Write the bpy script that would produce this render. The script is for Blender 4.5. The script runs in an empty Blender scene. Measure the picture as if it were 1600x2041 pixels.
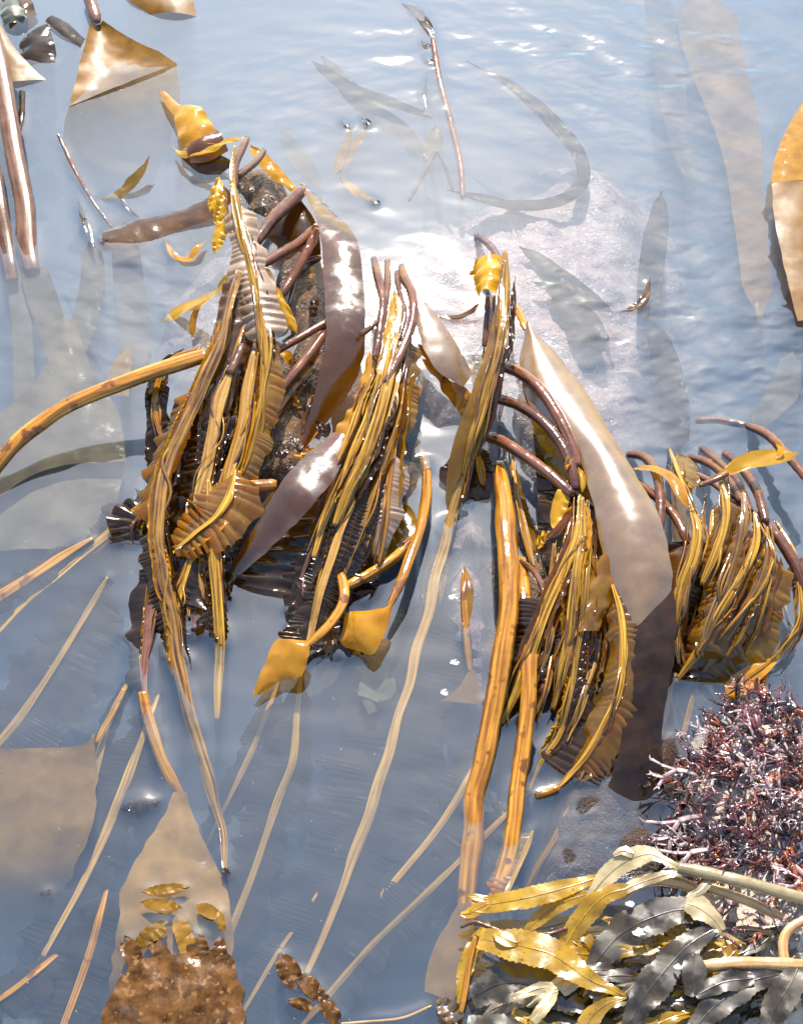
import bpy, math, random
import numpy as np
from mathutils import Vector

SC = bpy.context.scene
COL = SC.collection
random.seed(7); RNG = np.random.default_rng(7)

# ------------------------------------------------------------------ camera, sky, sun, exposure
PITCH, VFOV, DIST = math.radians(52), math.radians(38), 1.15
CAM = np.array([0.0, -DIST*math.cos(PITCH), DIST*math.sin(PITCH)])
cd = bpy.data.cameras.new('camera'); cam = bpy.data.objects.new('camera', cd); COL.objects.link(cam)
cam.location = CAM; cam.rotation_euler = (math.pi/2-PITCH, 0, 0)
cd.sensor_fit = 'VERTICAL'; cd.angle = VFOV; cd.clip_start = 0.01; cd.clip_end = 400
SC.camera = cam

SUN_EL, SUN_AZ = math.radians(45.5), math.radians(0)
world = bpy.data.worlds.new('World'); SC.world = world; world.use_nodes = True
wn = world.node_tree.nodes
sky = wn.new('ShaderNodeTexSky'); sky.sky_type = 'NISHITA'; sky.sun_disc = False
sky.sun_elevation = SUN_EL; sky.sun_rotation = SUN_AZ
sky.dust_density = 1.1; sky.air_density = 1.7; sky.ozone_density = 3.5
world.node_tree.links.new(sky.outputs[0], wn['Background'].inputs[0])
wn['Background'].inputs[1].default_value = 0.115
sl = bpy.data.lights.new('sun', 'SUN'); sl.energy = 4.8; sl.angle = math.radians(0.53); sl.color = (1.0, 0.93, 0.82)
so = bpy.data.objects.new('sun', sl); COL.objects.link(so); so.rotation_euler = (-(math.pi/2-SUN_EL), 0, -SUN_AZ)
so.location = (0, 3, 3)
vs = SC.view_settings
vs.view_transform = 'Standard'; vs.look = 'None'; vs.gamma = 1.0; vs.use_curve_mapping = False
vs.exposure = 1.62
SC.render.engine = 'CYCLES'
cy = SC.cycles
cy.use_denoising = True; cy.max_bounces = 8; cy.diffuse_bounces = 3; cy.glossy_bounces = 3
cy.transmission_bounces = 4; cy.transparent_max_bounces = 24; cy.sample_clamp_indirect = 6.0
cy.caustics_reflective = False; cy.caustics_refractive = False

# ------------------------------------------------------------------ where a point of the place lies
TV = math.tan(VFOV/2); FPX = 1020.5/TV
FW = np.array([0, math.cos(PITCH), -math.sin(PITCH)]); UPV = np.array([0, math.sin(PITCH), math.cos(PITCH)])
def P(x, y, z=0.0):
    """survey point (x, y of the photograph, height z in mm over the water) -> metres"""
    d = FW + np.array([1, 0, 0])*((x-800)/FPX) + UPV*((1020.5-y)/FPX)
    t = (z/1000.0-CAM[2])/d[2]
    return CAM+d*t
def MPP(p):                      # metres per survey unit at a point
    return float(np.dot(np.asarray(p)-CAM, FW))/FPX

# ------------------------------------------------------------------ materials
def newmat(name):
    m = bpy.data.materials.new(name); m.use_nodes = True
    nt = m.node_tree; nt.nodes.clear()
    return m, nt
def nd(nt, t, **kw):
    n = nt.nodes.new(t)
    for k, v in kw.items():
        if k in n.inputs: n.inputs[k].default_value = v
        else: setattr(n, k, v)
    return n
def ramp(nt, fac, stops):
    r = nt.nodes.new('ShaderNodeValToRGB')
    while len(r.color_ramp.elements) < len(stops): r.color_ramp.elements.new(0.5)
    for e, (p, c) in zip(r.color_ramp.elements, stops):
        e.position = p; e.color = (*c, 1) if len(c) == 3 else c
    nt.links.new(fac, r.inputs[0]); return r
def schlick(nt, f0, normal=None):
    lw = nd(nt, 'ShaderNodeLayerWeight'); lw.inputs['Blend'].default_value = 0.5
    if normal is not None: nt.links.new(normal, lw.inputs['Normal'])
    pw = nd(nt, 'ShaderNodeMath', operation='POWER'); nt.links.new(lw.outputs['Facing'], pw.inputs[0]); pw.inputs[1].default_value = 5
    ma = nd(nt, 'ShaderNodeMath', operation='MULTIPLY_ADD'); nt.links.new(pw.outputs[0], ma.inputs[0])
    ma.inputs[1].default_value = 1-f0; ma.inputs[2].default_value = f0
    return ma.outputs[0]

def weed(name, c1, c2, ct, tr=0.35, f0=0.075, rough=0.16, scale=60, streak=0.0, bump=0.25, bscale=500, jitter=0.25, spots=None, wob=.3):
    """wet seaweed: body colour c1..c2, light let through ct, wet film on top"""
    f0 = f0*.75
    m, nt = newmat(name); L = nt.links.new
    geo = nd(nt, 'ShaderNodeNewGeometry'); uv = nd(nt, 'ShaderNodeUVMap')
    n1 = nd(nt, 'ShaderNodeTexNoise', Scale=scale, Detail=5.0, Roughness=0.6); L(geo.outputs['Position'], n1.inputs['Vector'])
    fac = n1.outputs['Fac']
    if streak > 0:
        mp = nd(nt, 'ShaderNodeMapping'); mp.inputs['Scale'].default_value = (2.5, 1.6, 1); L(uv.outputs[0], mp.inputs[0])
        n2 = nd(nt, 'ShaderNodeTexNoise', Scale=1.0, Detail=3.0); L(mp.outputs[0], n2.inputs['Vector'])
        mx = nd(nt, 'ShaderNodeMix'); mx.inputs[0].default_value = streak; L(fac, mx.inputs[2]); L(n2.outputs['Fac'], mx.inputs[3])
        fac = mx.outputs[0]
    r = ramp(nt, fac, [(0.41, c1), (0.60, c2)] if streak > 0 else [(0.34, c1), (0.66, c2)]); col = r.outputs[0]
    oi = nd(nt, 'ShaderNodeObjectInfo')
    hs = nd(nt, 'ShaderNodeHueSaturation')
    mr = nd(nt, 'ShaderNodeMapRange'); L(oi.outputs['Random'], mr.inputs[0]); mr.inputs[3].default_value = 1-jitter; mr.inputs[4].default_value = 1+jitter
    L(mr.outputs[0], hs.inputs['Value']); L(col, hs.inputs['Color']); col = hs.outputs[0]
    if spots:
        sn = nd(nt, 'ShaderNodeTexNoise', Scale=spots[0], Detail=2.0); L(geo.outputs['Position'], sn.inputs['Vector'])
        sr = ramp(nt, sn.outputs['Fac'], [(spots[1], (0, 0, 0)), (spots[1]+0.06, (1, 1, 1))])
        mx = nd(nt, 'ShaderNodeMix', data_type='RGBA'); L(sr.outputs[0], mx.inputs[0]); L(col, mx.inputs[6]); mx.inputs[7].default_value = (*spots[2], 1)
        col = mx.outputs[2]
    b1 = nd(nt, 'ShaderNodeTexNoise', Scale=bscale, Detail=3.0); L(geo.outputs['Position'], b1.inputs['Vector'])
    b2 = nd(nt, 'ShaderNodeTexNoise', Scale=110.0, Detail=2.0); L(geo.outputs['Position'], b2.inputs['Vector'])
    bq = nd(nt, 'ShaderNodeBump', Strength=wob, Distance=0.0016); L(b2.outputs['Fac'], bq.inputs['Height'])
    bp = nd(nt, 'ShaderNodeBump', Strength=bump*.4, Distance=0.0006); L(b1.outputs['Fac'], bp.inputs['Height']); L(bq.outputs[0], bp.inputs['Normal'])
    if streak > 0:
        bs = nd(nt, 'ShaderNodeBump', Strength=.35, Distance=0.0007); L(n2.outputs['Fac'], bs.inputs['Height']); L(bp.outputs[0], bs.inputs['Normal']); bp = bs
    rn = nd(nt, 'ShaderNodeTexNoise', Scale=70.0, Detail=3.0); L(geo.outputs['Position'], rn.inputs['Vector'])
    rm = nd(nt, 'ShaderNodeMapRange'); L(rn.outputs['Fac'], rm.inputs[0]); rm.inputs[1].default_value = .42; rm.inputs[2].default_value = .62; rm.inputs[3].default_value = rough*(.55 if wob > .1 else .9); rm.inputs[4].default_value = rough*(1.9 if wob > .1 else 1.15)
    df = nd(nt, 'ShaderNodeBsdfDiffuse'); L(col, df.inputs['Color']); L(bp.outputs[0], df.inputs['Normal'])
    body = df.outputs[0]
    if tr > 0:
        tl = nd(nt, 'ShaderNodeBsdfTranslucent'); tl.inputs['Color'].default_value = (*ct, 1)
        mm = nd(nt, 'ShaderNodeMixShader'); mm.inputs[0].default_value = tr; L(body, mm.inputs[1]); L(tl.outputs[0], mm.inputs[2]); body = mm.outputs[0]
    gl = nd(nt, 'ShaderNodeBsdfGlossy', Roughness=rough); gl.inputs['Color'].default_value = (1, 1, 1, 1); L(bp.outputs[0], gl.inputs['Normal']); L(rm.outputs[0], gl.inputs['Roughness'])
    sx = nd(nt, 'ShaderNodeSeparateXYZ'); L(geo.outputs['Position'], sx.inputs[0])
    wet = nd(nt, 'ShaderNodeMapRange'); L(sx.outputs['Z'], wet.inputs[0]); wet.inputs[1].default_value = -.0012; wet.inputs[2].default_value = .0; wet.inputs[3].default_value = .06; wet.inputs[4].default_value = 1.0
    gf = nd(nt, 'ShaderNodeMath', operation='MULTIPLY'); L(schlick(nt, f0, bp.outputs[0]), gf.inputs[0]); L(wet.outputs[0], gf.inputs[1])
    mm = nd(nt, 'ShaderNodeMixShader'); L(gf.outputs[0], mm.inputs[0]); L(body, mm.inputs[1]); L(gl.outputs[0], mm.inputs[2])
    out = nd(nt, 'ShaderNodeOutputMaterial'); L(mm.outputs[0], out.inputs[0])
    return m

M = {}
M['rib']   = weed('midrib_gold', (.10,.042,.003), (.44,.235,.026), (.6,.32,.02), tr=.2, rough=.11, streak=.85, f0=.036)
M['ribp']  = weed('midrib_pale', (.17,.082,.014), (.34,.185,.042), (.5,.33,.08), tr=.1, rough=.13, streak=.8, f0=.05)
M['ribb']  = weed('midrib_brown', (.04,.015,.002), (.26,.125,.018), (.4,.2,.03), tr=.1, rough=.1, streak=.8, f0=.06)
M['gold']  = weed('blade_gold', (.32,.135,.004), (.50,.235,.010), (.95,.45,.01), tr=.5, rough=.1, f0=.035)
M['yell']  = weed('blade_yellow', (.44,.22,.005), (.56,.31,.012), (.98,.56,.015), tr=.52, rough=.16, f0=.035)
M['olive'] = weed('blade_olive', (.09,.042,.004), (.22,.12,.012), (.95,.48,.015), tr=.55, rough=.09, f0=.04)
M['brown'] = weed('blade_brown', (.042,.017,.004), (.09,.038,.007), (.75,.29,.012), tr=.45, rough=.07, f0=.045)
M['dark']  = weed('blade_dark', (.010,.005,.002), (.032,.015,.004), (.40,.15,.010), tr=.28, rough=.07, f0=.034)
M['pale']  = weed('blade_tan', (.13,.068,.024), (.19,.105,.04), (.55,.28,.04), tr=.3, rough=.27, f0=.13, bump=.1, wob=.05)
M['subb']  = weed('blade_submerged_tan', (.10,.050,.012), (.20,.106,.029), (.4,.26,.06), tr=.25, rough=.4, f0=.03, scale=40, bump=.1)
M['subs']  = weed('blade_submerged_blotched', (.10,.050,.012), (.20,.106,.029), (.4,.26,.06), tr=.25, rough=.4, f0=.03, scale=40, bump=.1, spots=(55,.66,(.13,.075,.012)))  # brown spots paint the gaps in the sky reflection
M['subg']  = weed('blade_submerged_grey', (.05,.037,.025), (.10,.078,.05), (.2,.15,.08), tr=.25, rough=.4, f0=.03, scale=30)
M['stipe'] = weed('stipe_purple', (.045,.013,.006), (.14,.052,.024), (0,0,0), tr=0, rough=.1, f0=.06, streak=.6, bump=.6, bscale=380)
M['stipo'] = weed('stipe_orange', (.15,.05,.002), (.37,.16,.012), (.5,.28,.04), tr=.08, rough=.08, f0=.055, streak=.85, spots=(75,.6,(.11,.036,.003)))
M['wrg']   = weed('wrack_golden', (.20,.11,.006), (.38,.22,.012), (.8,.48,.02), tr=.45, rough=.2, f0=.04, bump=.25, bscale=500, scale=90, spots=(420,.64,(.09,.045,.006)))
M['wrk']   = weed('wrack_grey', (.008,.005,.002), (.05,.033,.013), (.25,.17,.03), tr=.2, rough=.34, f0=.06, bump=.25, bscale=300, scale=75, spots=(420,.66,(.02,.015,.01)))
M['wrp']   = weed('wrack_pale', (.20,.145,.06), (.36,.28,.15), (.5,.38,.15), tr=.3, rough=.25, f0=.08, bump=.3, bscale=500)
M['wst']   = weed('wrack_stem', (.26,.12,.04), (.42,.25,.11), (0,0,0), tr=0, rough=.3, f0=.05, streak=.6, bump=.5)
M['red']   = weed('red_weed', (.06,.012,.012), (.14,.034,.032), (.45,.07,.05), tr=.15, rough=.13, f0=.10, bump=.5, bscale=500, jitter=.5)
M['redo']  = weed('red_weed_rust', (.16,.036,.014), (.28,.08,.03), (.65,.14,.04), tr=.3, rough=.16, f0=.08, bump=.5, bscale=500, jitter=.4)
M['redk']  = weed('red_weed_dark', (.02,.009,.011), (.05,.018,.022), (.2,.04,.04), tr=.08, rough=.12, f0=.11, bump=.5, bscale=500, jitter=.4)
M['redp']  = weed('red_weed_pale', (.22,.13,.13), (.40,.28,.28), (.5,.25,.25), tr=.2, rough=.2, f0=.12, bump=.4, bscale=500, jitter=.3)  # pale pinkish tone of red weed
M['tan']   = weed('blade_golden_tan', (.11,.048,.007), (.19,.09,.016), (.6,.27,.02), tr=.28, rough=.4, f0=.012, bump=.1, wob=.05)
M['strap'] = weed('strap_mauve', (.055,.024,.014), (.12,.06,.035), (.2,.1,.03), tr=.1, rough=.3, f0=.022, streak=.6, wob=.05)
M['subd']  = weed('blade_submerged_dark', (.010,.008,.007), (.024,.019,.015), (.05,.04,.03), tr=.15, rough=.4, f0=.02)
M['bstrap']= weed('blade_strap_brown', (.042,.017,.004), (.09,.038,.007), (.8,.31,.012), tr=.5, rough=.17, f0=.085, wob=.12)
M['mott']  = weed('mottled_brown_patch', (.022,.009,.003), (.10,.045,.014), (.4,.17,.02), tr=.15, rough=.3, f0=.006, scale=120, bump=.5, bscale=250, spots=(210,.6,(.15,.075,.03)))  # brown weed tone, also painted where the sky reflection is missing
M['mottg'] = weed('reflection_gap_gold', (.085,.042,.006), (.17,.088,.014), (.5,.25,.02), tr=.2, rough=.3, f0=.006, scale=90, bump=.3)  # golden tone painted where the blade shows without sky reflection
M['film']  = weed('pale_film', (.06,.058,.035), (.10,.095,.06), (.15,.14,.1), tr=.4, rough=.3, f0=.06)

def rockmat(name, cols, scale, bump, specks=None, f0=.05, rough=.35):
    m, nt = newmat(name); L = nt.links.new
    geo = nd(nt, 'ShaderNodeNewGeometry')
    n1 = nd(nt, 'ShaderNodeTexNoise', Scale=scale, Detail=8.0, Roughness=.68); L(geo.outputs['Position'], n1.inputs['Vector'])
    k = len(cols); r = ramp(nt, n1.outputs['Fac'], [(.3+.4*i/(k-1), c) for i, c in enumerate(cols)]); col = r.outputs[0]
    n2 = nd(nt, 'ShaderNodeTexNoise', Scale=scale*7, Detail=4.0, Roughness=.7); L(geo.outputs['Position'], n2.inputs['Vector'])
    if specks:
        v = nd(nt, 'ShaderNodeTexVoronoi', Scale=specks[0]); L(geo.outputs['Position'], v.inputs['Vector'])
        sr = ramp(nt, v.outputs['Distance'], [(specks[1], (1, 1, 1)), (specks[1]+.08, (0, 0, 0))])
        gate = ramp(nt, n2.outputs['Fac'], [(.5, (0, 0, 0)), (.58, (1, 1, 1))])
        mu = nd(nt, 'ShaderNodeMath', operation='MULTIPLY'); L(sr.outputs[0], mu.inputs[0]); L(gate.outputs[0], mu.inputs[1])
        mx = nd(nt, 'ShaderNodeMix', data_type='RGBA'); L(mu.outputs[0], mx.inputs[0]); L(col, mx.inputs[6]); mx.inputs[7].default_value = (*specks[2], 1); col = mx.outputs[2]
    b = nd(nt, 'ShaderNodeBump', Strength=bump, Distance=.0025); L(n2.outputs['Fac'], b.inputs['Height'])
    b0 = nd(nt, 'ShaderNodeBump', Strength=bump, Distance=.008); L(n1.outputs['Fac'], b0.inputs['Height']); L(b0.outputs[0], b.inputs['Normal'])
    df = nd(nt, 'ShaderNodeBsdfDiffuse'); L(col, df.inputs[0]); L(b.outputs[0], df.inputs['Normal'])
    gl = nd(nt, 'ShaderNodeBsdfGlossy', Roughness=rough); L(b.outputs[0], gl.inputs['Normal'])
    mm = nd(nt, 'ShaderNodeMixShader'); L(schlick(nt, f0, b.outputs[0]), mm.inputs[0]); L(df.outputs[0], mm.inputs[1]); L(gl.outputs[0], mm.inputs[2])
    out = nd(nt, 'ShaderNodeOutputMaterial'); L(mm.outputs[0], out.inputs[0]); return m
M['pink']  = rockmat('rock_pink_crust', [(.05,.024,.020), (.20,.095,.085), (.36,.215,.175), (.10,.046,.045)], 48, 1.0, (160, .22, (.62,.56,.52)))
M['brock'] = rockmat('rock_brown_wet', [(.012,.006,.003), (.07,.033,.014), (.13,.062,.024), (.035,.016,.008)], 60, .9, (170, .18, (.40,.32,.25)), f0=.022, rough=.2)
M['drock'] = rockmat('rock_dark_brown', [(.004,.002,.0015), (.018,.007,.003), (.05,.02,.008), (.014,.006,.004)], 70, .9, None, f0=.008, rough=.3)
M['shore'] = rockmat('rock_shore_granite', [(.22,.13,.09), (.42,.30,.22), (.55,.44,.35), (.33,.24,.2)], 60, .8, (260, .2, (.08,.06,.05)), f0=.08, rough=.25)
M['bed']   = rockmat('seabed_dark', [(.005,.007,.009), (.012,.014,.018), (.022,.024,.028)], 14, .5, None, f0=.02)
M['shell'] = rockmat('shell_white', [(.5,.46,.42), (.7,.67,.63)], 120, .4, None, f0=.06)

# ------------------------------------------------------------------ builders
SURF = []                         # points that touch the water line
def catmull(pts, n):
    p = np.asarray(pts, float)
    if len(p) == 2:
        t = np.linspace(0, 1, n)[:, None]; return p[0]*(1-t)+p[1]*t
    seg = np.linalg.norm(np.diff(p[:, :3], axis=0), axis=1)+1e-9
    cum = np.concatenate([[0], np.cumsum(seg)]); s = np.linspace(0, cum[-1], n)
    ext = np.vstack([2*p[0]-p[1], p, 2*p[-1]-p[-2]])
    i = np.clip(np.searchsorted(cum, s, side='right')-1, 0, len(p)-2)
    t = ((s-cum[i])/seg[i])[:, None]
    a, b, c, d = ext[i], ext[i+1], ext[i+2], ext[i+3]
    return .5*((2*b)+(c-a)*t+(2*a-5*b+4*c-d)*t**2+(3*b-a-3*c+d)*t**3)
def wnoise(n, k, seed=None):      # smooth 1-d noise of n samples with about k bumps
    r = np.random.default_rng(seed if seed is not None else RNG.integers(1 << 30))
    k = max(2, int(k)); v = r.uniform(-1, 1, k+3); x = np.linspace(0, k, n); i = x.astype(int); f = x-i; f = f*f*(3-2*f)
    return v[i]*(1-f)+v[i+1]*f
def frame(c):
    T = np.gradient(c, axis=0); T /= np.linalg.norm(T, axis=1)[:, None]+1e-12; return T
def mkmesh(name, V, F, mat, uv=None, smooth=True):
    me = bpy.data.meshes.new(name); me.from_pydata([tuple(v) for v in V], [], F)
    if smooth: me.polygons.foreach_set('use_smooth', [True]*len(me.polygons))
    if uv is not None:
        ul = me.uv_layers.new(name='UVMap'); idx = np.empty(len(me.loops), int); me.loops.foreach_get('vertex_index', idx)
        ul.data.foreach_set('uv', np.asarray(uv, np.float32)[idx].ravel())
    me.materials.append(mat); me.update(); return me
def put(name, me, parent=None, loc=None):
    o = bpy.data.objects.new(name, me); COL.objects.link(o)
    if parent is not None: o.parent = parent
    if loc is not None: o.location = loc
    return o
def tag(o, label=None, cat=None, group=None, kind=None):
    if label: o['label'] = label
    if cat: o['category'] = cat
    if group: o['group'] = group
    if kind: o['kind'] = kind
    return o
def empty(name, loc):
    o = bpy.data.objects.new(name, None); o.empty_display_size = .01; COL.objects.link(o); o.location = loc; return o

def centre(pts, step=5.0):
    """survey polyline [(x,y,z[,w])] -> metres polyline, width factor"""
    p = np.array([list(q)+[1.0]*(4-len(q)) for q in pts], float)
    L = np.sum(np.hypot(*np.diff(p[:, :2], axis=0).T)); n = max(6, int(L/step))
    c = catmull(np.column_stack([p[:, :2], p[:, 2], p[:, 3]]), n)
    W = np.array([P(x, y, z) for x, y, z, _ in c]); return W, c[:, 3], L
def tube_geo(C, r, flat=.55, sides=12, ridge=.12, roll=0.0, up=(0, 0, 1), cap=True, keel=0):
    n = len(C); T = frame(C); up = np.asarray(up, float)
    S = np.cross(T, up); S /= np.linalg.norm(S, axis=1)[:, None]+1e-9; N = np.cross(S, T)
    if np.ndim(roll) or roll:
        ro = np.broadcast_to(roll, (n,)); cr, sr = np.cos(ro)[:, None], np.sin(ro)[:, None]; S, N = S*cr+N*sr, N*cr-S*sr
    th = np.linspace(0, 2*math.pi, sides, endpoint=False)
    rr = 1+ridge*np.cos(5*th+1.2)
    cx, cz = np.cos(th)*rr, np.sin(th)*rr*flat
    if keel: cx = np.cos(th); cz = np.sin(th)*flat*(.35+.65*np.exp(-(cx/keel)**2)+.22*np.exp(-((np.abs(cx)-.62)/.16)**2))
    V = (C[:, None]+S[:, None]*cx[None, :, None]*r[:, None, None]+N[:, None]*cz[None, :, None]*r[:, None, None]).reshape(-1, 3)
    s = np.concatenate([[0], np.cumsum(np.linalg.norm(np.diff(C, axis=0), axis=1))])
    uv = np.column_stack([np.tile(np.cos(th)+np.where(np.sin(th) < 0, 7, 0), n), np.repeat(s, sides)*10])
    F = []
    for i in range(n-1):
        for j in range(sides):
            k = (j+1) % sides; F.append((i*sides+j, i*sides+k, (i+1)*sides+k, (i+1)*sides+j))
    if cap:
        F.append(tuple(reversed(range(sides)))); F.append(tuple((n-1)*sides+j for j in range(sides)))
    return V, F, uv
def note(V, zt=.0022):
    V = np.asarray(V); k = np.abs(V[:, 2]) < zt
    if k.any(): SURF.append(V[k][:, :2])

def tube_mesh(name, pts, w, mat, flat=.55, taper=(1, 1), ridge=.1, sides=12, step=5, wob=.05, base=None, bumpy=0, keel=0, tl=8, meander=0, rollamp=0):
    C, wf, L = centre(pts, step); n = len(C)
    if meander:
        k = MPP(C[0])*meander; C = C+np.column_stack([k*wnoise(n, L/70), k*wnoise(n, L/90), .6*k*wnoise(n, L/80)])
    roll = rollamp*wnoise(n, max(2, L/110)) if rollamp else 0.0
    r = np.array([MPP(c) for c in C])*w*.5*wf*(1+wob*wnoise(n, L/40))
    e = np.linspace(0, 1, n); r = r*(taper[0]+(1-taper[0])*np.clip(e*tl, 0, 1)**.7)*(taper[1]+(1-taper[1])*np.clip((1-e)*tl, 0, 1)**.7)
    if bumpy: r = r*(1+bumpy*RNG.uniform(-1, 1, n))
    V, F, uv = tube_geo(C, r, flat, sides, ridge, roll, keel=keel); note(V[::2])
    b = C[0] if base is None else base
    return mkmesh(name, V-b, F, M[mat], uv), b, C, r

def sheet_geo(Lp, Rp, n, m, bulge=0, ruf=(0, 1, 0), edge=0, tilt=0, curl=0):
    """surface between two edge polylines (metres). ruf=(amp, waves along, power)"""
    n = max(n, 4); t = np.linspace(0, 1, m)
    V = Lp[:, None]*(1-t)[None, :, None]+Rp[:, None]*t[None, :, None]
    T = np.gradient(.5*(Lp+Rp), axis=0); T /= np.linalg.norm(T, axis=1)[:, None]+1e-9
    S = Rp-Lp; wd = np.linalg.norm(S, axis=1); S = S/(wd[:, None]+1e-9); N = np.cross(S, T); N *= np.where(N[:, 2:3] < 0, -1, 1)
    h = bulge*4*t*(1-t)
    D = np.broadcast_to(h[None, :], (n, m)).copy()
    if ruf[0]:
        u = 2*t-1; ph = 2*math.pi*ruf[1]*np.linspace(0, 1, n)+1.3*wnoise(n, ruf[1]/2)
        am = ruf[0]*(1+.5*wnoise(n, ruf[1]/3))
        D += am[:, None]*np.sin(ph[:, None]+.9*u[None, :]*(1+.4*wnoise(n, 6))[:, None])*(np.abs(u)**ruf[2])[None, :]
    V = V+N[:, None]*D[:, :, None]
    s = np.concatenate([[0], np.cumsum(np.linalg.norm(np.diff(.5*(Lp+Rp), axis=0), axis=1))])
    uv = np.column_stack([np.tile(t*3, n), np.repeat(s, m)*10])
    F = [(i*m+j, i*m+j+1, (i+1)*m+j+1, (i+1)*m+j) for i in range(n-1) for j in range(m-1)]
    return V.reshape(-1, 3), F, uv
def edges(pts, step=6, n=None):
    p = np.array(pts, float); L = np.sum(np.hypot(*np.diff(p[:, :2], axis=0).T))
    if n is None: n = max(8, int(L/step))
    return np.array([P(*q) for q in catmull(p, n)]), L
def sheet_mesh(name, Lp, Rp, mat, bulge=0, ruf=(0, 1, 0), m=12, step=6, wavy=.6, base=None, crumple=.35):
    a = np.array(Lp, float); b = np.array(Rp, float)
    n = max(10, int(max(np.sum(np.hypot(*np.diff(q[:, :2], axis=0).T)) for q in (a, b))/step))
    LW, l1 = edges(Lp, n=n); RW, l2 = edges(Rp, n=n)
    if wavy:
        S = RW-LW; S /= np.linalg.norm(S, axis=1)[:, None]+1e-9
        LW = LW+S*(wavy/1000*wnoise(n, l1/22))[:, None]; RW = RW+S*(wavy/1000*wnoise(n, l2/22))[:, None]
    V, F, uv = sheet_geo(LW, RW, n, m, bulge/1000, (ruf[0]/1000, ruf[1], ruf[2]))
    if crumple:
        V = V+np.column_stack([np.zeros(len(V))]*2+[crumple/1000*fbm(V[:, 0], V[:, 1]+.6*V[:, 2], 130, int(RNG.integers(9999)), 3)])
    note(V)
    o = LW[0] if base is None else base
    return mkmesh(name, V-o, F, M[mat], uv), o

def ruffle_mesh(C, wl, wr, mat, amp, lam_px, droop=0, L=100, side_pow=1.1, base=None, torn=.25, t0=0, t1=1, tilt=0.0):
    """frilled blade either side of a centreline C (metres); wl, wr in metres (arrays)"""
    n0 = len(C); waves = max(2, L/lam_px); n = int(max(n0, waves*7))
    x = np.linspace(t0, t1, n); xi = np.linspace(0, 1, n0)
    C = np.column_stack([np.interp(x, xi, C[:, k]) for k in range(3)]); wl = np.interp(x, xi, wl); wr = np.interp(x, xi, wr)
    T = frame(C); S = np.cross(T, [0, 0, 1]); S /= np.linalg.norm(S, axis=1)[:, None]+1e-9; N = np.cross(S, T)
    if tilt: S, N = S*math.cos(tilt)+N*math.sin(tilt), N*math.cos(tilt)-S*math.sin(tilt)
    u = np.array([-1, -.82, -.64, -.46, -.28, -.04, .04, .28, .46, .64, .82, 1.]); m = len(u)
    endf = np.clip(np.minimum(x-t0, t1-x)*10/(t1-t0), 0.25, 1)
    rip = lambda: 1+torn*wnoise(n, waves*.8)+torn*.8*wnoise(n, waves*.25)-torn*1.3*np.clip(wnoise(n, waves*.5)-.45, 0, 1)
    wl = wl*endf*rip(); wr = wr*endf*rip()
    W = np.where(u[None] < 0, wl[:, None], wr[:, None])*np.abs(u)[None]*np.sign(u)[None]
    ph = 2*math.pi*waves*np.linspace(0, 1, n)
    D = np.zeros((n, m)); au = np.abs(u)
    for sgn in (-1, 1):
        k = np.nonzero(u*sgn > 0)[0]
        rate = np.exp(.75*wnoise(n, waves/1.6)+.4*wnoise(n, waves/5)); base_ph = np.cumsum(rate); base_ph *= ph[-1]/base_ph[-1]; base_ph = base_ph+RNG.uniform(0, 6); big = wnoise(n, waves/4); a2 = amp*np.clip(.5+.8*wnoise(n, waves/2.5), .05, 1.25)
        lean = 1.8*wnoise(n, waves/4)-.8; sub_ = wnoise(n, waves*2.2); warp = np.zeros(n)
        for c in k:
            warp = warp+.55*wnoise(n, waves*.8); q = base_ph+lean*au[c]*1.6+warp
            D[:, c] = (a2*(np.sin(q)+.3*np.sin(2*q+1)+.45*sub_*au[c])*min(1.0, 1.7*au[c])+1.1*amp*big*au[c]**2)*(.75+.25*au[c])
    V = C[:, None]+S[:, None]*W[:, :, None]+N[:, None]*D[:, :, None]
    V[:, :, 2] -= droop*(np.abs(u)**1.6)[None]+.0006
    V = V.reshape(-1, 3); note(V)
    s = np.linspace(0, 1, n)
    uv = np.column_stack([np.tile(u*2, n), np.repeat(s, m)*L/60])
    F = [(i*m+j, i*m+j+1, (i+1)*m+j+1, (i+1)*m+j) for i in range(n-1) for j in range(m-1)]
    o = C[0] if base is None else base
    return mkmesh('blade', V-o, F, M[mat], uv)

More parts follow.
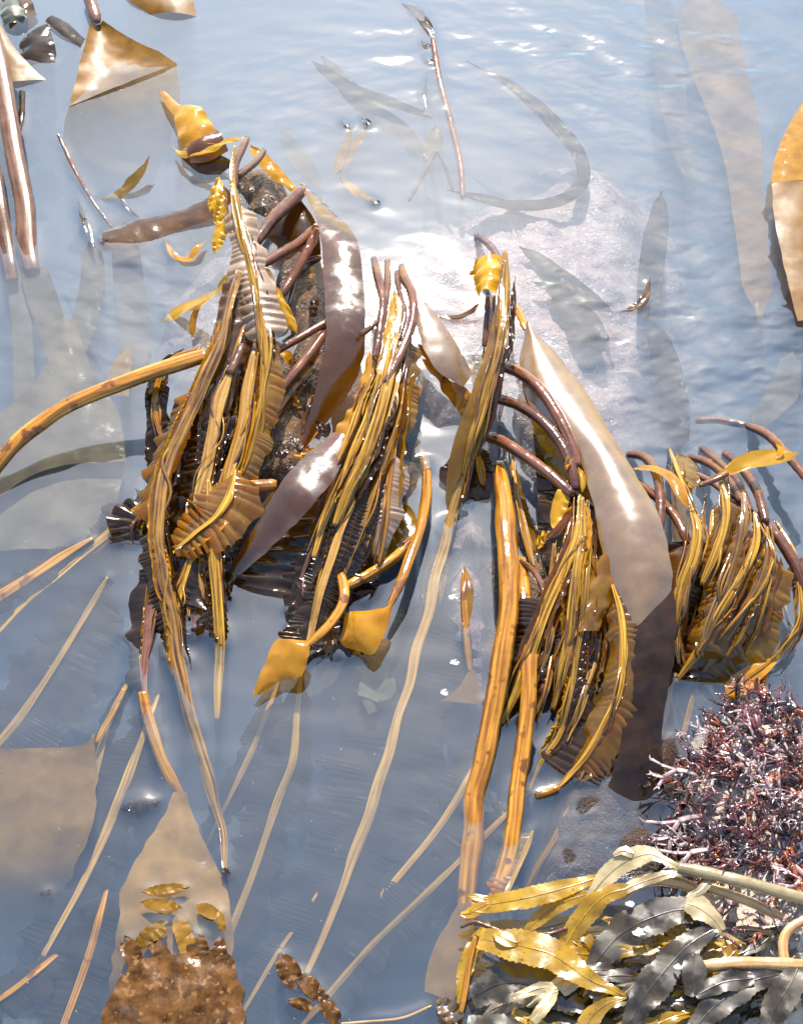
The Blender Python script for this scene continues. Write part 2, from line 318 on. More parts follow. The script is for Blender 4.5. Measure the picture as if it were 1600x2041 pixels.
def stalk(label, pts, w, mat='stipe', name='kelp_stipe', flat=.85, taper=(.75, .75), cat='kelp stalk', group=None, **kw):
    me, b, C, r = tube_mesh(name, pts, w, mat, flat, taper, **kw)
    return tag(put(name, me, loc=b), label, cat, group)
def frond(label, pts, w, rib='rib', blade=None, name='kelp_frond', flat=.38, taper=(.25, .35), cat='kelp', group=None, folds=4, stipe=None, ridge=.14, keel=.3):
    """kelp frond: midrib, frilled blade, optional stipe continuing it"""
    if keel: w = w*.8
    me, b, C, r = tube_mesh('midrib', pts, w, rib, flat, taper, ridge=ridge, sides=22 if keel else 14, keel=keel, tl=5 if keel else 8, meander=3 if folds else 0, rollamp=.55 if keel else 0)
    e = empty(name, b); put('midrib', me, e)
    if blade:
        for bl in (blade if isinstance(blade, list) else [blade]):
            k = np.array([MPP(c) for c in C]); n = len(C); xi = np.linspace(0, 1, n)
            prof = bl.get('prof', [1, 1]); pf = np.interp(xi, np.linspace(0, 1, len(prof)), prof)
            L = np.sum(np.linalg.norm(np.diff(C, axis=0), axis=1))/k.mean()*(bl.get('t1', 1)-bl.get('t0', 0))
            put('blade', ruffle_mesh(C, bl.get('l', 0)*k*pf+.0002, bl.get('r', 0)*k*pf+.0002, bl.get('mat', 'dark'), bl.get('amp', 3)*.42/1000, bl.get('lam', 14), bl.get('droop', 0)/1000, L, base=b, t0=bl.get('t0', 0), t1=bl.get('t1', 1), tilt=bl.get('tilt', 0)), e)
    if folds and keel:
        k = np.array([MPP(c) for c in C]); n = len(C); T = frame(C); S = np.cross(T, [0, 0, 1]); S /= np.linalg.norm(S, axis=1)[:, None]+1e-9
        L = np.sum(np.linalg.norm(np.diff(C, axis=0), axis=1))/k.mean()
        for f in range(folds):
            sg = 1 if f % 2 else -1; wf_ = RNG.uniform(3, 9)*k; t0 = RNG.uniform(.04, .4); t1 = RNG.uniform(.6, .97)
            off = sg*(w*.4+RNG.uniform(0, 14)+6*wnoise(n, L/60))*k
            C2 = C+S*off[:, None]-np.array([0, 0, 1])*(RNG.uniform(-.001, .006)); t1 = min(t1, max(t0+.2, float(np.mean(C2[:, 2] > .001))))
            put('blade_fold', ruffle_mesh(C2, wf_, wf_*RNG.uniform(.5, 1), str(RNG.choice(['brown', 'olive', 'dark', 'brown', 'gold'])), .0009, 45, 0, L, base=b, t0=t0, t1=t1, tilt=sg*RNG.uniform(.2, 1.1), torn=.3), e)
        for f in range(3):
            kw_ = np.array([(a[0]+RNG.uniform(-1, 1)*w*.8, a[1]+RNG.uniform(-8, 8), a[2]+RNG.uniform(-5, 3) if a[2] > 6 else a[2]) for a in pts])
            i0_ = int(RNG.integers(0, max(1, len(kw_)//3))); kw_ = [tuple(v) for v in kw_[i0_:] if v[2] > .5]
            if len(kw_) >= 3:
                me3, _, _, _ = tube_mesh('strand', kw_, RNG.uniform(3, 7), str(RNG.choice(['rib', 'ribb', 'stipe', 'stipo', 'ribb'])), .5, (.4, .2), base=b, sides=6, tl=4); put('strand', me3, e)
    if stipe:
        me2, _, _, _ = tube_mesh('stipe', stipe[0], stipe[1], stipe[2] if len(stipe) > 2 else 'stipe', .8, (.8, .9), base=b, bumpy=.04); put('stipe', me2, e)
    return tag(e, label, cat, group)
def lam(label, sheets, stipe=None, name='smooth_kelp', cat='kelp', group=None):  # default smooth_kelp also names the dark sheets added for shade
    """smooth kelp: stipe + one or more blade sheets; sheets = [(L,R,mat,kwargs)]"""
    b = None; e = None
    for i, (Lp, Rp, mat, kw) in enumerate(sheets):
        me, o = sheet_mesh('blade', Lp, Rp, mat, base=b, **kw)
        if e is None: b = o; e = empty(name, b)
        put('blade', me, e)
    if stipe:
        me, _, _, _ = tube_mesh('stipe', stipe[0], stipe[1], stipe[2], .45, (.8, .45), base=b, tl=5, meander=2); put('stipe', me, e)
    return tag(e, label, cat, group)
def leaf(label, pts, w, mat='yell', amp=1.5, prof=(.3, .8, 1, .9, .35), name='kelp_leaflet', cat='seaweed', group=None, lam_=40, rib=None):
    C, wf, L = centre(pts, 4); n = len(C); k = np.array([MPP(c) for c in C])
    pf = np.interp(np.linspace(0, 1, n), np.linspace(0, 1, len(prof)), prof)
    b = C[0]; me = ruffle_mesh(C, w*.5*k*pf, w*.5*k*pf, mat, amp/1000, lam_, 0, L, base=b, torn=.1)
    if rib:
        e = empty(name, b); put('blade', me, e); m2, _, _, _ = tube_mesh('midrib', pts, rib, 'rib', .5, (.6, .4), base=b); put('midrib', m2, e); return tag(e, label, cat, group)
    o = put(name, me, loc=b); return tag(o, label, cat, group)

def inpoly(x, y, poly):
    r = np.zeros(x.shape, bool); j = len(poly)-1
    for i in range(len(poly)):
        xi, yi = poly[i]; xj, yj = poly[j]
        c = ((yi > y) != (yj > y)) & (x < (xj-xi)*(y-yi)/(yj-yi+1e-12)+xi); r ^= c; j = i
    return r
def polydist(x, y, poly):
    d = np.full(x.shape, 1e9); n = len(poly)
    for i in range(n):
        a = np.array(poly[i]); b = np.array(poly[(i+1) % n]); ab = b-a
        t = np.clip(((x-a[0])*ab[0]+(y-a[1])*ab[1])/(ab@ab+1e-12), 0, 1)
        d = np.minimum(d, np.hypot(x-a[0]-t*ab[0], y-a[1]-t*ab[1]))
    return d
def fbm(x, y, f, seed, octs=5):
    r = np.random.default_rng(seed); h = np.zeros_like(x); a = 1.0
    for o in range(octs):
        for k in range(5):
            th = r.uniform(0, 6.283); q = f*(.7+.6*r.random()); h += a*np.sin((x*math.cos(th)+y*math.sin(th))*q+r.uniform(0, 6.28)+1.5*np.sin((x*math.sin(th)-y*math.cos(th))*q*.7))/3
        f *= 2.0; a *= .5
    return h
def mound(name, label, outline, zref, base, peak, soft, mat, rough=6, res=.004, cat='rock', hills=(), freq=40, seed=3):
    """a boulder: outline surveyed at height zref (mm), rising from base to peak (mm), with hills [(x,y,dz,radius_px)]"""
    poly = [tuple(P(x, y, zref)[:2]) for x, y in outline]
    xs = np.array([p[0] for p in poly]); ys = np.array([p[1] for p in poly])
    gx = np.arange(xs.min()-res, xs.max()+2*res, res); gy = np.arange(ys.min()-res, ys.max()+2*res, res)
    X, Y = np.meshgrid(gx, gy, indexing='ij')
    X = X+RNG.uniform(-.3, .3, X.shape)*res; Y = Y+RNG.uniform(-.3, .3, Y.shape)*res
    ins = inpoly(X, Y, poly); d = polydist(X, Y, poly); sd = np.where(ins, d, -d)
    sd = sd+.009*fbm(X, Y, 55, seed+9, 3)
    Z = base+(peak-base)*(1-np.exp(-np.clip(sd, 0, None)/(soft/1000)))
    for hx, hy, dz, rad in hills:
        q = P(hx, hy, zref); rr = rad*MPP(q); Z = Z+dz*np.exp(-((X-q[0])**2+(Y-q[1])**2)/(2*rr*rr))
    Z = (Z+rough*fbm(X, Y, freq, seed))/1000
    keep = sd > -res
    nx, ny = X.shape; idx = -np.ones(X.shape, int); idx[keep] = np.arange(keep.sum())
    V = np.column_stack([X[keep], Y[keep], Z[keep]])
    q = keep[:-1, :-1] & keep[1:, :-1] & keep[1:, 1:] & keep[:-1, 1:]
    I, J = np.nonzero(q); F = np.column_stack([idx[I, J], idx[I+1, J], idx[I+1, J+1], idx[I, J+1]]).tolist()
    note(V, .0015)
    c = np.array([V[:, 0].mean(), V[:, 1].mean(), base/1000])
    me = mkmesh(name, V-c, F, M[mat]); o = put(name, me, loc=c)
    HEIGHTS.append((gx, gy, np.where(keep, Z, -9)))
    return tag(o, label, cat)
HEIGHTS = []
def ground_z(x, y):
    z = -9
    for gx, gy, Z in HEIGHTS:
        i = int(round((x-gx[0])/(gx[1]-gx[0]))); j = int(round((y-gy[0])/(gy[1]-gy[0])))
        if 0 <= i < len(gx) and 0 <= j < len(gy): z = max(z, Z[i, j])
    return z

# ------------------------------------------------------------------ the setting: seabed
def axis(lo, hi, step, far):
    a = np.arange(lo, hi+step/2, step); g = [step]; up = []
    v = hi
    while v < far: g.append(g[-1]*1.35); v += g[-1]; up.append(v)
    dn = []; v = lo; s = step
    while v > -far: s *= 1.35; v -= s; dn.append(v)
    return np.concatenate([dn[::-1], a, up])
gx = axis(-.6, .6, .012, 60); gy = axis(-.6, .95, .012, 120)
X, Y = np.meshgrid(gx, gy, indexing='ij')
near = np.exp(-(np.hypot(X, Y-.1)/2.0)**2)
Z = -.095-.02*np.clip(Y, -1, 1)+.010*fbm(X, Y, 14, 5, 4)*near
nx, ny = X.shape
F = [(i*ny+j, (i+1)*ny+j, (i+1)*ny+j+1, i*ny+j+1) for i in range(nx-1) for j in range(ny-1)]
o = put('seabed', mkmesh('seabed', np.column_stack([X.ravel(), Y.ravel(), Z.ravel()]), F, M['bed'])); tag(o, kind='structure')

# ------------------------------------------------------------------ rocks
mound('rock', 'broad pink crusted rock lying under the water behind the kelp', [(330,520),(420,430),(520,370),(640,400),(780,430),(900,360),(1010,330),(1060,265),(1180,240),(1280,290),(1350,350),(1400,480),(1390,640),(1330,760),(1280,900),(1100,900),(900,800),(760,760),(520,760),(340,720),(300,620)],
      -20, -85, -15, 38, 'pink', rough=4.5, freq=70, res=.003, hills=[(700,520,9,70),(850,560,12,60),(560,360,12,30),(1250,330,-8,90),(1330,520,-18,110),(430,600,-6,70)], seed=11)
mound('rock', 'brown barnacled rock hump rising among the kelp fronds', [(470,330),(540,340),(610,400),(650,500),(660,620),(660,760),(640,900),(560,960),(500,940),(520,820),(560,700),(570,560),(530,450),(480,400)],
      10, -10, 20, 9, 'brock', rough=2.6, freq=90, res=.0025, seed=21)
mound('rock', 'pinkish rock with white growth under the middle channel water', [(880,1010),(940,960),(1000,1000),(1000,1200),(1000,1330),(930,1400),(880,1360),(860,1200)],
      -12, -70, -10, 18, 'pink', rough=3, freq=70, seed=31)
mound('rock', 'brown rock wall beneath the thick golden stalks', [(965,1100),(1010,1020),(1120,980),(1200,1060),(1230,1200),(1220,1300),(1150,1380),(1050,1300),(975,1330)],
      -2, -40, 4, 14, 'brock', rough=2, freq=80, res=.003, seed=33)
mound('rock', 'dark reddish brown rock raised to stand in for unreflecting water beside the purple weed', [(1080,1480),(1200,1420),(1300,1430),(1400,1440),(1420,1560),(1400,1700),(1380,1800),(1150,1800),(1020,1790),(1060,1650)],
      0, -60, 2.0, 9, 'drock', rough=3.2, freq=70, res=.0025, seed=35)  # raised to the surface to imitate dark water without sky reflection
mound('rock', 'dark stone under water at the foot of the wrack', [(850,1920),(870,1840),(910,1760),(1000,1760),(1100,1800),(1100,2100),(860,2100)],
      -10, -70, -12, 16, 'drock', rough=2.5, freq=80, seed=45)
mound('rock', 'pale granite shore rock carrying the wrack and purple weed', [(1350,1500),(1420,1420),(1500,1370),(1600,1340),(1760,1300),(1900,1500),(1900,2300),(820,2300),(900,2040),(960,1950),(1080,1870),(1200,1800),(1330,1760),(1345,1640)],
      8, -25, 20, 24, 'shore', rough=2.6, freq=75, res=.003, hills=[(1560,1620,10,110),(1500,1960,6,160)], seed=51)
# ------------------------------------------------------------------ smooth kelp at the upper and lower left
lam('tan kelp fan spreading from a mauve stalk at the upper left', [
    ([(182,40,9),(165,105,7),(148,175,4),(138,212,1)], [(206,40,9),(262,78,9),(315,102,6),(352,127,1)], 'tan', dict(bulge=-6, m=18, crumple=.5)),
    ([(138,212,1),(128,260,-16),(135,330,-45),(170,400,-90)], [(352,127,1),(358,200,-16),(335,290,-45),(300,380,-90)], 'subb', dict(bulge=3, m=14))],
    ([(172,-30,14),(182,10,12),(194,45,9)], 26, 'stipe'))
lam('orange kelp blade cut by the top edge beside the tan fan', [
    ([(235,-30,4),(262,5,2),(300,30,0)], [(370,-40,6),(385,-5,5),(392,32,1)], 'tan', dict(bulge=5, m=14))])
lam('tan kelp blade lying against the left edge near the top', [
    ([(-20,40,6),(-20,110,4),(-20,175,0)], [(-2,40,8),(38,105,7),(92,160,0)], 'tan', dict(bulge=4, m=12))])
lam('dark brown kelp flap floating near the top left corner', [
    ([(45,75,3),(38,105,1),(60,130,-1)], [(95,45,5),(110,90,4),(112,125,0)], 'dark', dict(bulge=2, ruf=(1.5,2,1))),
    ([(90,42,4),(125,70,3),(160,95,1)], [(105,30,4),(140,50,3),(170,78,1)], 'dark', dict(bulge=1))])
lam('brown kelp blade scrap crossing the top left corner', [([(-10,-20,8),(12,15,6),(20,60,3)], [(40,-25,10),(62,0,8),(75,30,4)], 'brown', dict(bulge=4, ruf=(2,3,1)))])
lam('dark brown kelp scrap floating under the wide left strap', [([(38,180,1),(36,220,1),(32,265,0)], [(52,182,1),(50,225,1),(44,268,0)], 'dark', dict(bulge=1))])
stalk('wide mauve brown kelp strap running down the left edge', [(-15,60,24),(8,180,20),(28,300,13),(48,400,6),(55,480,0),(66,540,-4)], 40, 'strap', flat=.35, name='kelp_strap')
stalk('second mauve strap cut by the left edge, below the wide one', [(-18,300,14),(-2,400,8),(12,480,0),(25,560,-5)], 32, 'strap', flat=.35, name='kelp_strap')
lam('clear grey shell scrap in the top left corner', [([(5,10,5),(2,30,6),(12,52,3)], [(45,5,6),(52,28,9),(45,50,3)], 'film', dict(bulge=6, ruf=(2,3,1)))], name='shell_scrap', cat='shell')
leaf('brown pointed leaf sliver sticking up from the left water', [(198,394,0),(240,384,3),(275,350,10),(300,308,18)], 26, 'olive', prof=(.3,.8,1,.7,.1), amp=1)
leaf('thin white edged sliver floating beside the brown pointed leaf', [(232,385,0.5),(258,415,0.5),(283,437,0)], 9, 'dark', prof=(.2,1,.8,.2), amp=.5)
stalk('thin dark weed stem poking through the water at the left', [(116,268,4),(125,285,2),(150,340,0),(185,400,-1),(225,455,-3)], 8, 'stipe', name='weed_thread')
leaf('black slit of kelp edge breaking the water at the left', [(155,395,0),(166,430,2),(180,470,1),(190,498,0)], 13, 'dark', prof=(.2,1,.8,.2), amp=.4)
lam('mauve kelp strap resting on the water left of the yellow frills', [
    ([(205,462,0),(270,440,.5),(340,425,1.5),(405,400,5),(440,365,14)], [(205,500,0),(280,488,.5),(350,462,1.5),(425,435,5),(470,395,14)], 'brown', dict(bulge=2, m=10, wavy=1))])
leaf('yellow curled weed scrap floating under the mauve strap', [(330,478,1),(345,505,2),(375,515,4),(395,490,8),(410,480,6)], 18, 'gold', amp=1)
lam('wide submerged kelp fan in the left water under the orange stalk', [
    ([(105,640,-6),(95,720,-7),(40,790,-9),(-20,850,-10),(-20,960,-12),(-20,1100,-14)], [(150,640,-6),(185,735,-7),(232,815,-8),(250,900,-9),(228,1020,-10),(180,1100,-12)], 'subg', dict(bulge=4, m=16))])
leaf('grey submerged strap leading to the kelp fan in the left water', [(62,520,-6),(80,580,-7),(100,640,-7),(125,720,-7)], 62, 'subg', prof=(.8,1,1,1), amp=.5, lam_=90, name='kelp_strap', cat='kelp')
leaf('grey submerged strap crossing to the kelp fan from the mauve straps', [(180,480,-9),(185,560,-9),(165,650,-8),(140,720,-8)], 52, 'subg', prof=(.8,1,1,1), amp=.5, lam_=90, name='kelp_strap', cat='kelp')
leaf('long submerged strap beside the left edge above the fan', [(30,520,-12),(42,640,-12),(48,780,-12),(30,860,-13)], 40, 'subg', prof=(.9,1,1,.8), amp=.5, lam_=90, name='kelp_strap', cat='kelp')
leaf('grey submerged strap under the floating slivers at the upper left', [(240,430,-20),(255,560,-22),(270,650,-24),(262,760,-26)], 60, 'subg', prof=(.9,1,1,.8), amp=.5, lam_=90, name='kelp_strap', cat='kelp')
lam('small golden fan under water above the orange stalk', [([(252,690,-5),(222,730,-6),(205,790,-8)], [(262,695,-5),(262,740,-6),(258,790,-8)], 'subb', dict(bulge=1))])
lam('big tan submerged kelp fan at the lower left edge', [
    ([(186,1462,-3),(178,1478,-3),(155,1486,-3.3),(100,1490,-3.6),(30,1493,-4),(-40,1500,-5),(-80,1590,-7),(-80,1720,-11),(-80,1890,-50)], [(193,1464,-3),(192,1480,-3),(193,1500,-3.2),(195,1530,-3.5),(192,1590,-4),(182,1650,-5.5),(160,1705,-9),(120,1790,-24),(60,1880,-50)], 'subb', dict(bulge=0, m=26, crumple=.3, wavy=1.2, ruf=(.7,5,1.3)))],
    ([(248,1372,-1),(225,1420,-2),(204,1455,-3),(190,1482,-3)], 13, 'stipo'))
lam('tan submerged kelp blade narrowing to a stalk at bottom left', [
    ([(350,1578,-5),(318,1640,-5),(272,1715,-5),(240,1790,-5),(232,1860,-7),(222,1940,-14),(215,2020,-30)], [(370,1580,-5),(392,1640,-5),(432,1720,-5),(455,1790,-5),(462,1860,-7),(468,1940,-14),(480,2020,-30)], 'subs', dict(bulge=1.5, m=18, wavy=1.6, ruf=(.8,5,1.2)))],
    ([(284,1380,1),(295,1430,-1),(318,1500,-3),(345,1560,-4),(362,1590,-5)], 24, 'stipo'))
lam('mottled brown sheet standing in for unreflecting water on the bottom edge', [
    ([(262,1915,2.4),(232,1955,3),(212,2000,3.2),(190,2070,3.3)], [(440,1890,2.4),(476,1940,3),(486,2000,3.2),(500,2070,3.3)], 'mott', dict(bulge=.8, m=22, wavy=3, crumple=.7))], name='reflection_gap_sheet', cat='seaweed')  # brown sheet added where the water mirrors no sky
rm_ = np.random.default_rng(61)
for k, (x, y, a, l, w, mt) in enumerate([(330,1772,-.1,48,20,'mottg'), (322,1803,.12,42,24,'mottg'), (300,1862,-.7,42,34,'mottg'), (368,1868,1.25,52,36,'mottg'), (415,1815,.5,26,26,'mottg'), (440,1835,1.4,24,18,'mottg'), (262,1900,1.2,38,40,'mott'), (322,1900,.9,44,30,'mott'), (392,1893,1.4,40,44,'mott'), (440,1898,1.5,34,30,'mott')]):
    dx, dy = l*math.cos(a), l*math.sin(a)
    leaf('golden brown blotch standing in for missing sky reflection on the tan submerged blade at bottom left', [(x-dx,y-dy,1.6),(x-dx*.3,y-dy*.3,3.0),(x+dx*.3,y+dy*.3,3.0),(x+dx,y+dy,1.6)], w, mt, amp=.7, lam_=17, prof=(.35,.9,1,.9,.4), name='reflection_gap_blotch', group='reflection gaps on the tan blade')  # blotches put missing reflection into colour on the blade
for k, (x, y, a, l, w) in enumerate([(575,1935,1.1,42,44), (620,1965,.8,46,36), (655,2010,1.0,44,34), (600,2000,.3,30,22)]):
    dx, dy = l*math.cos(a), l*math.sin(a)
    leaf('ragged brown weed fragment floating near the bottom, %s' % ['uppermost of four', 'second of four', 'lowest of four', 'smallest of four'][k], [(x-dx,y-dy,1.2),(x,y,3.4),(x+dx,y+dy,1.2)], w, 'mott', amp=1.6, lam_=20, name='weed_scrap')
# ------------------------------------------------------------------ submerged straps with dark frills (lower water)
def sub(label, pts, w, l=70, r=70, mat='ribp', bm='subd', amp=1.2, lam=13, **kw):
    kw['folds'] = 0
    def beyond(a, b, d, z):
        q = math.hypot(a[0]-b[0], a[1]-b[1]); return (a[0]+(a[0]-b[0])*d/q, a[1]+(a[1]-b[1])*d/q, z)
    pts = list(pts)
    if pts[0][2] < -5: pts = [beyond(pts[0], pts[1], 70, -38)]+pts
    if pts[-1][2] < -7: pts = pts+[beyond(pts[-1], pts[-2], 60, pts[-1][2]-8), beyond(pts[-1], pts[-2], 170, -60)]
    return frond(label, pts, w, mat, dict(l=l, r=r, mat=bm, amp=amp, lam=lam, prof=[.5,1,1,.8], droop=3), cat='kelp', **kw) if l or r else frond(label, pts, w, mat, folds=0)
sub('submerged golden midrib entering from the left edge below the fan', [(185,1072,0),(120,1110,-4),(60,1150,-6),(-20,1200,-8)], 28, 30, 40, 'stipo')
frond('golden midrib diving into the left water with a black frill', [(318,972,34),(282,1008,16),(238,1046,0),(130,1135,-9),(60,1195,-14),(-20,1282,-18)], 24, 'rib',
      [dict(l=26, r=70, mat='dark', amp=3, lam=13, t0=.02, t1=.42, prof=[.6,1,.9,.4], droop=10)])
sub('submerged tan midrib below the diving one at the left', [(215,1150,-1),(165,1235,-12),(110,1325,-16),(40,1430,-20),(-20,1500,-20)], 24, 90, 80)
sub('pointed tan midrib beside the big lower left fan', [(268,1335,-1),(245,1380,-5),(215,1445,-9),(195,1520,-12)], 20, 20, 25)
sub('long submerged midrib right of the big lower left fan', [(296,1438,-9),(262,1530,-14),(215,1650,-18),(165,1760,-20),(105,1870,-22)], 23, 50, 70)
sub('short golden midrib under water in the bottom left corner', [(82,1928,-12),(30,1970,-12),(-20,2003,-12)], 20, 50, 40, 'stipo')
sub('golden midrib under water running off the bottom edge, left', [(202,1815,-10),(185,1880,-12),(160,1955,-14),(115,2075,-15)], 19, 50, 60, 'stipo')
sub('tan midrib under water descending from the middle bundle', [(602,1330,-1),(592,1420,-8),(584,1515,-12),(552,1600,-16),(505,1740,-20),(462,1850,-22)], 19, 40, 60)
sub('faint narrow midrib deep in the bottom water', [(640,1765,-26),(600,1830,-28),(550,1905,-30),(500,1990,-32)], 12, 40, 40)
sub('short tan midrib below the curled golden blade', [(532,1420,-12),(505,1490,-16),(474,1555,-20)], 14, 30, 30)
sub('tan midrib slanting left of the thick golden stalks under water', [(945,1530,-14),(900,1610,-18),(850,1680,-22),(770,1775,-26)], 17, 45, 60)
sub('long tan midrib slanting to the bottom edge from the golden stalks', [(1012,1620,-10),(930,1700,-16),(850,1780,-20),(740,1885,-24),(640,2000,-26)], 17, 45, 55)
sub('brown midrib crossing the dark rock under water', [(1252,1470,-4),(1240,1560,-5),(1215,1670,-5),(1175,1750,-5)], 17, 0, 0, 'ribb')
sub('second brown midrib crossing the dark rock nearer the stalks', [(1150,1580,-3),(1110,1660,-4),(1075,1720,-4),(1050,1770,-5)], 16, 0, 0, 'ribb')
sub('pale midrib sinking from the right bundle past the dark blade', [(1342,1358,-1),(1322,1430,-9),(1300,1500,-9),(1280,1600,-6),(1268,1660,-7)], 17, 0, 0)
sub('faint pale midrib sinking from the right bundle toward the purple weed', [(1386,1362,-1),(1372,1420,-9),(1358,1475,-14)], 15, 0, 0)
sub('short tan strap with pale frill above the yellow wrack', [(1062,1655,-2),(1045,1700,-2),(1020,1755,-1),(1000,1800,0)], 14, 0, 46, 'ribp', 'olive', 2.2, 13)

# ------------------------------------------------------------------ left bundle
frond('thick orange kelp stalk arching over the left water', [(-30,955,8),(0,915,14),(55,862,22),(140,808,32),(240,764,40),(330,733,46),(415,708,50)], 36, 'stipo', flat=.6, keel=0, name='kelp_stalk', taper=(1,.9), ridge=.06)
frond('long flat olive midrib draping down the left side of the bundle', [(474,540,72),(455,620,68),(432,700,62),(400,780,55),(362,860,46),(335,920,40),(320,985,34),(316,1060,26),(326,1140,18),(342,1230,9),(356,1320,3),(368,1395,0),(392,1470,-4),(420,1560,-7),(440,1650,-6),(449,1735,0)], 34,
      'ribb', [dict(l=10, r=46, mat='olive', amp=3.2, lam=15, t0=.18, t1=.42, droop=14), dict(l=14, r=52, mat='dark', amp=3.5, lam=15, t0=.42, t1=.66, prof=[.5,1,.7,.8,.9], droop=6)], flat=.3, ridge=.2, taper=(.5,.4))
frond('blackish frond trailing into the water at the bundle corner', [(330,1100,14),(305,1180,9),(294,1270,4),(287,1340,1),(290,1385,0)], 20, 'stipe', [dict(l=10, r=46, mat='dark', amp=3.5, lam=17, prof=[.7,1,.9,.6], droop=3)])
frond('pale frilled frond with golden midrib down the bundle front', [(466,288,78),(462,335,77),(470,400,74),(488,490,70),(512,600,63),(528,690,56),(530,770,48),(515,845,40),(495,915,34),(472,965,28)], 20,
      'rib', [dict(l=44, r=40, mat='pale', amp=3.4, lam=19, t0=.16, t1=.58, prof=[.3,1,.8,.9], droop=5), dict(l=46, r=26, mat='olive', amp=3.2, lam=15, t0=.54, t1=1, prof=[1,1,.8,.5], droop=6)])
frond('tan midrib with mauve stalk hanging in the bundle middle', [(462,735,58),(436,800,52),(424,870,44),(408,940,36),(392,1010,28)], 34, 'ribp', [dict(l=10, r=48, mat='dark', amp=3.5, lam=16, t0=.15, t1=1, droop=8)], flat=.35,
      stipe=([(482,688,58),(474,710,59),(458,745,58)], 17, 'stipe'))
frond('straight tan midrib right of the mauve stalk', [(506,700,54),(494,770,48),(484,840,42),(466,910,35),(450,980,28),(442,1060,20),(446,1120,14)], 30, 'ribp', [dict(l=34, r=22, mat='dark', amp=3, lam=13, t0=.35, t1=1, droop=6)], flat=.35)
frond('long golden midrib entering the water at the bundle foot', [(418,955,36),(424,1040,29),(430,1120,20),(436,1210,10),(439,1292,0),(437,1345,-6),(430,1435,-12)], 29, 'rib', [dict(l=8, r=24, mat='dark', amp=3, lam=14, t0=.2, t1=.68, droop=4)], flat=.45)
frond('crumpled yellow green frilled frond across the bundle foot', [(470,935,40),(458,985,38),(432,1030,34),(392,1062,28),(350,1098,22)], 19, 'rib', [dict(l=66, r=60, mat='olive', amp=5, lam=15, prof=[.5,1,1.1,.9,.5], droop=6)])
frond('narrow golden midrib low in the left bundle', [(386,1090,18),(372,1140,13),(358,1190,8),(352,1225,4)], 17, 'rib', [dict(l=30, r=44, mat='dark', amp=4, lam=14, droop=2)])
frond('dark frilled frond matted at the bundle foot', [(420,1120,10),(400,1170,6),(390,1220,3),(388,1275,0)], 10, 'stipe', [dict(l=50, r=46, mat='dark', amp=4.5, lam=20)])
frond('black frilled frond behind the diving midrib', [(300,1010,14),(270,1040,8),(262,1085,1)], 10, 'stipe', [dict(l=46, r=46, mat='dark', amp=4.5, lam=16)])
stalk('horizontal golden stalk end between the bundles', [(470,972,24),(510,969,24),(552,967,24)], 30, 'stipo', flat=.7, name='kelp_stalk')
lam('long olive kelp blade behind the frilled front frond', [([(445,560,60),(430,640,56),(410,720,50),(380,800,44)], [(520,560,56),(510,640,52),(490,720,46),(450,800,40)], 'brown', dict(bulge=3, ruf=(2.5,9,1.2)))])
lam('added dark sheet for the shade behind the left bundle', [([(350,800,40),(320,900,30),(318,1000,20),(330,1100,8),(340,1200,2)], [(500,780,36),(510,900,26),(500,1000,18),(470,1100,8),(440,1230,2)], 'dark', dict(bulge=5, ruf=(4,9,1.0), m=16))])  # dark fill added to blacken the gaps of the left bundle
frond('brown stalk with hanging black leaf at the bundle left', [(400,690,42),(345,715,38),(318,760,32),(312,820,26),(322,880,18)], 15, 'stipo', [dict(l=22, r=20, mat='dark', amp=3, lam=24, t0=.45, t1=1, droop=3)])
leaf('black glossy leaf tip hanging over the left water', [(318,800,28),(308,850,20),(302,895,12),(296,928,5)], 30, 'dark', amp=2.5, lam_=26)
leaf('second black leaf tip beside the hanging leaf', [(325,830,24),(330,870,16),(312,900,8)], 22, 'dark', amp=2.5, lam_=26)
# yellow bits and stipes at the pile's top
lam('folded amber blade at the tip of the upper pile', [([(345,222,14),(352,260,17),(362,298,14)], [(398,210,24),(425,250,22),(440,290,18)], 'gold', dict(bulge=6, ruf=(3,2,1), m=10)),
     ([(318,186,4),(332,212,9),(350,235,12)], [(330,184,5),(362,212,13),(385,225,18)], 'gold', dict(bulge=2, m=6)),
     ([(372,292,18),(400,268,22),(432,258,20)], [(380,325,10),(420,322,12),(455,300,14)], 'brown', dict(bulge=4, m=8)),
     ([(360,315,6),(400,345,3),(440,348,2)], [(390,290,12),(440,310,12),(470,325,10)], 'dark', dict(bulge=2, m=8))])
leaf('bright yellow curled rim of the upper pile', [(346,292,8),(365,306,14),(410,300,22),(450,282,30),(490,272,36)], 17, 'yell', amp=1, prof=(.5,1,1,1,.6))
leaf('yellow strip running down the back of the upper pile', [(498,290,34),(530,322,30),(562,355,26),(600,388,22)], 30, 'gold', amp=1.2, prof=(.5,1,1,.7,.3))
leaf('thin yellow strip beside the frilled front frond', [(485,420,44),(500,460,40),(515,500,34),(520,530,30)], 13, 'gold', amp=1)
stalk('looped mauve stalk at the top of the upper pile', [(492,276,60),(480,300,66),(468,330,70),(466,375,68)], 17, 'stipe')
stalk('pale forked stalk leaning right at the top of the pile', [(526,300,46),(510,322,54),(488,340,62),(474,352,66)], 16, 'stipe')
for i, (pp, lb) in enumerate([([(438,350,60),(430,385,58),(418,420,52)], 'upper'), ([(448,380,62),(440,415,58),(430,450,52)], 'middle'), ([(446,430,60),(440,460,56),(428,505,48)], 'lower')]):
    leaf('%s yellow frilled bit hanging left of the golden midrib' % lb, pp, 26, 'yell', amp=2.5, lam_=14)
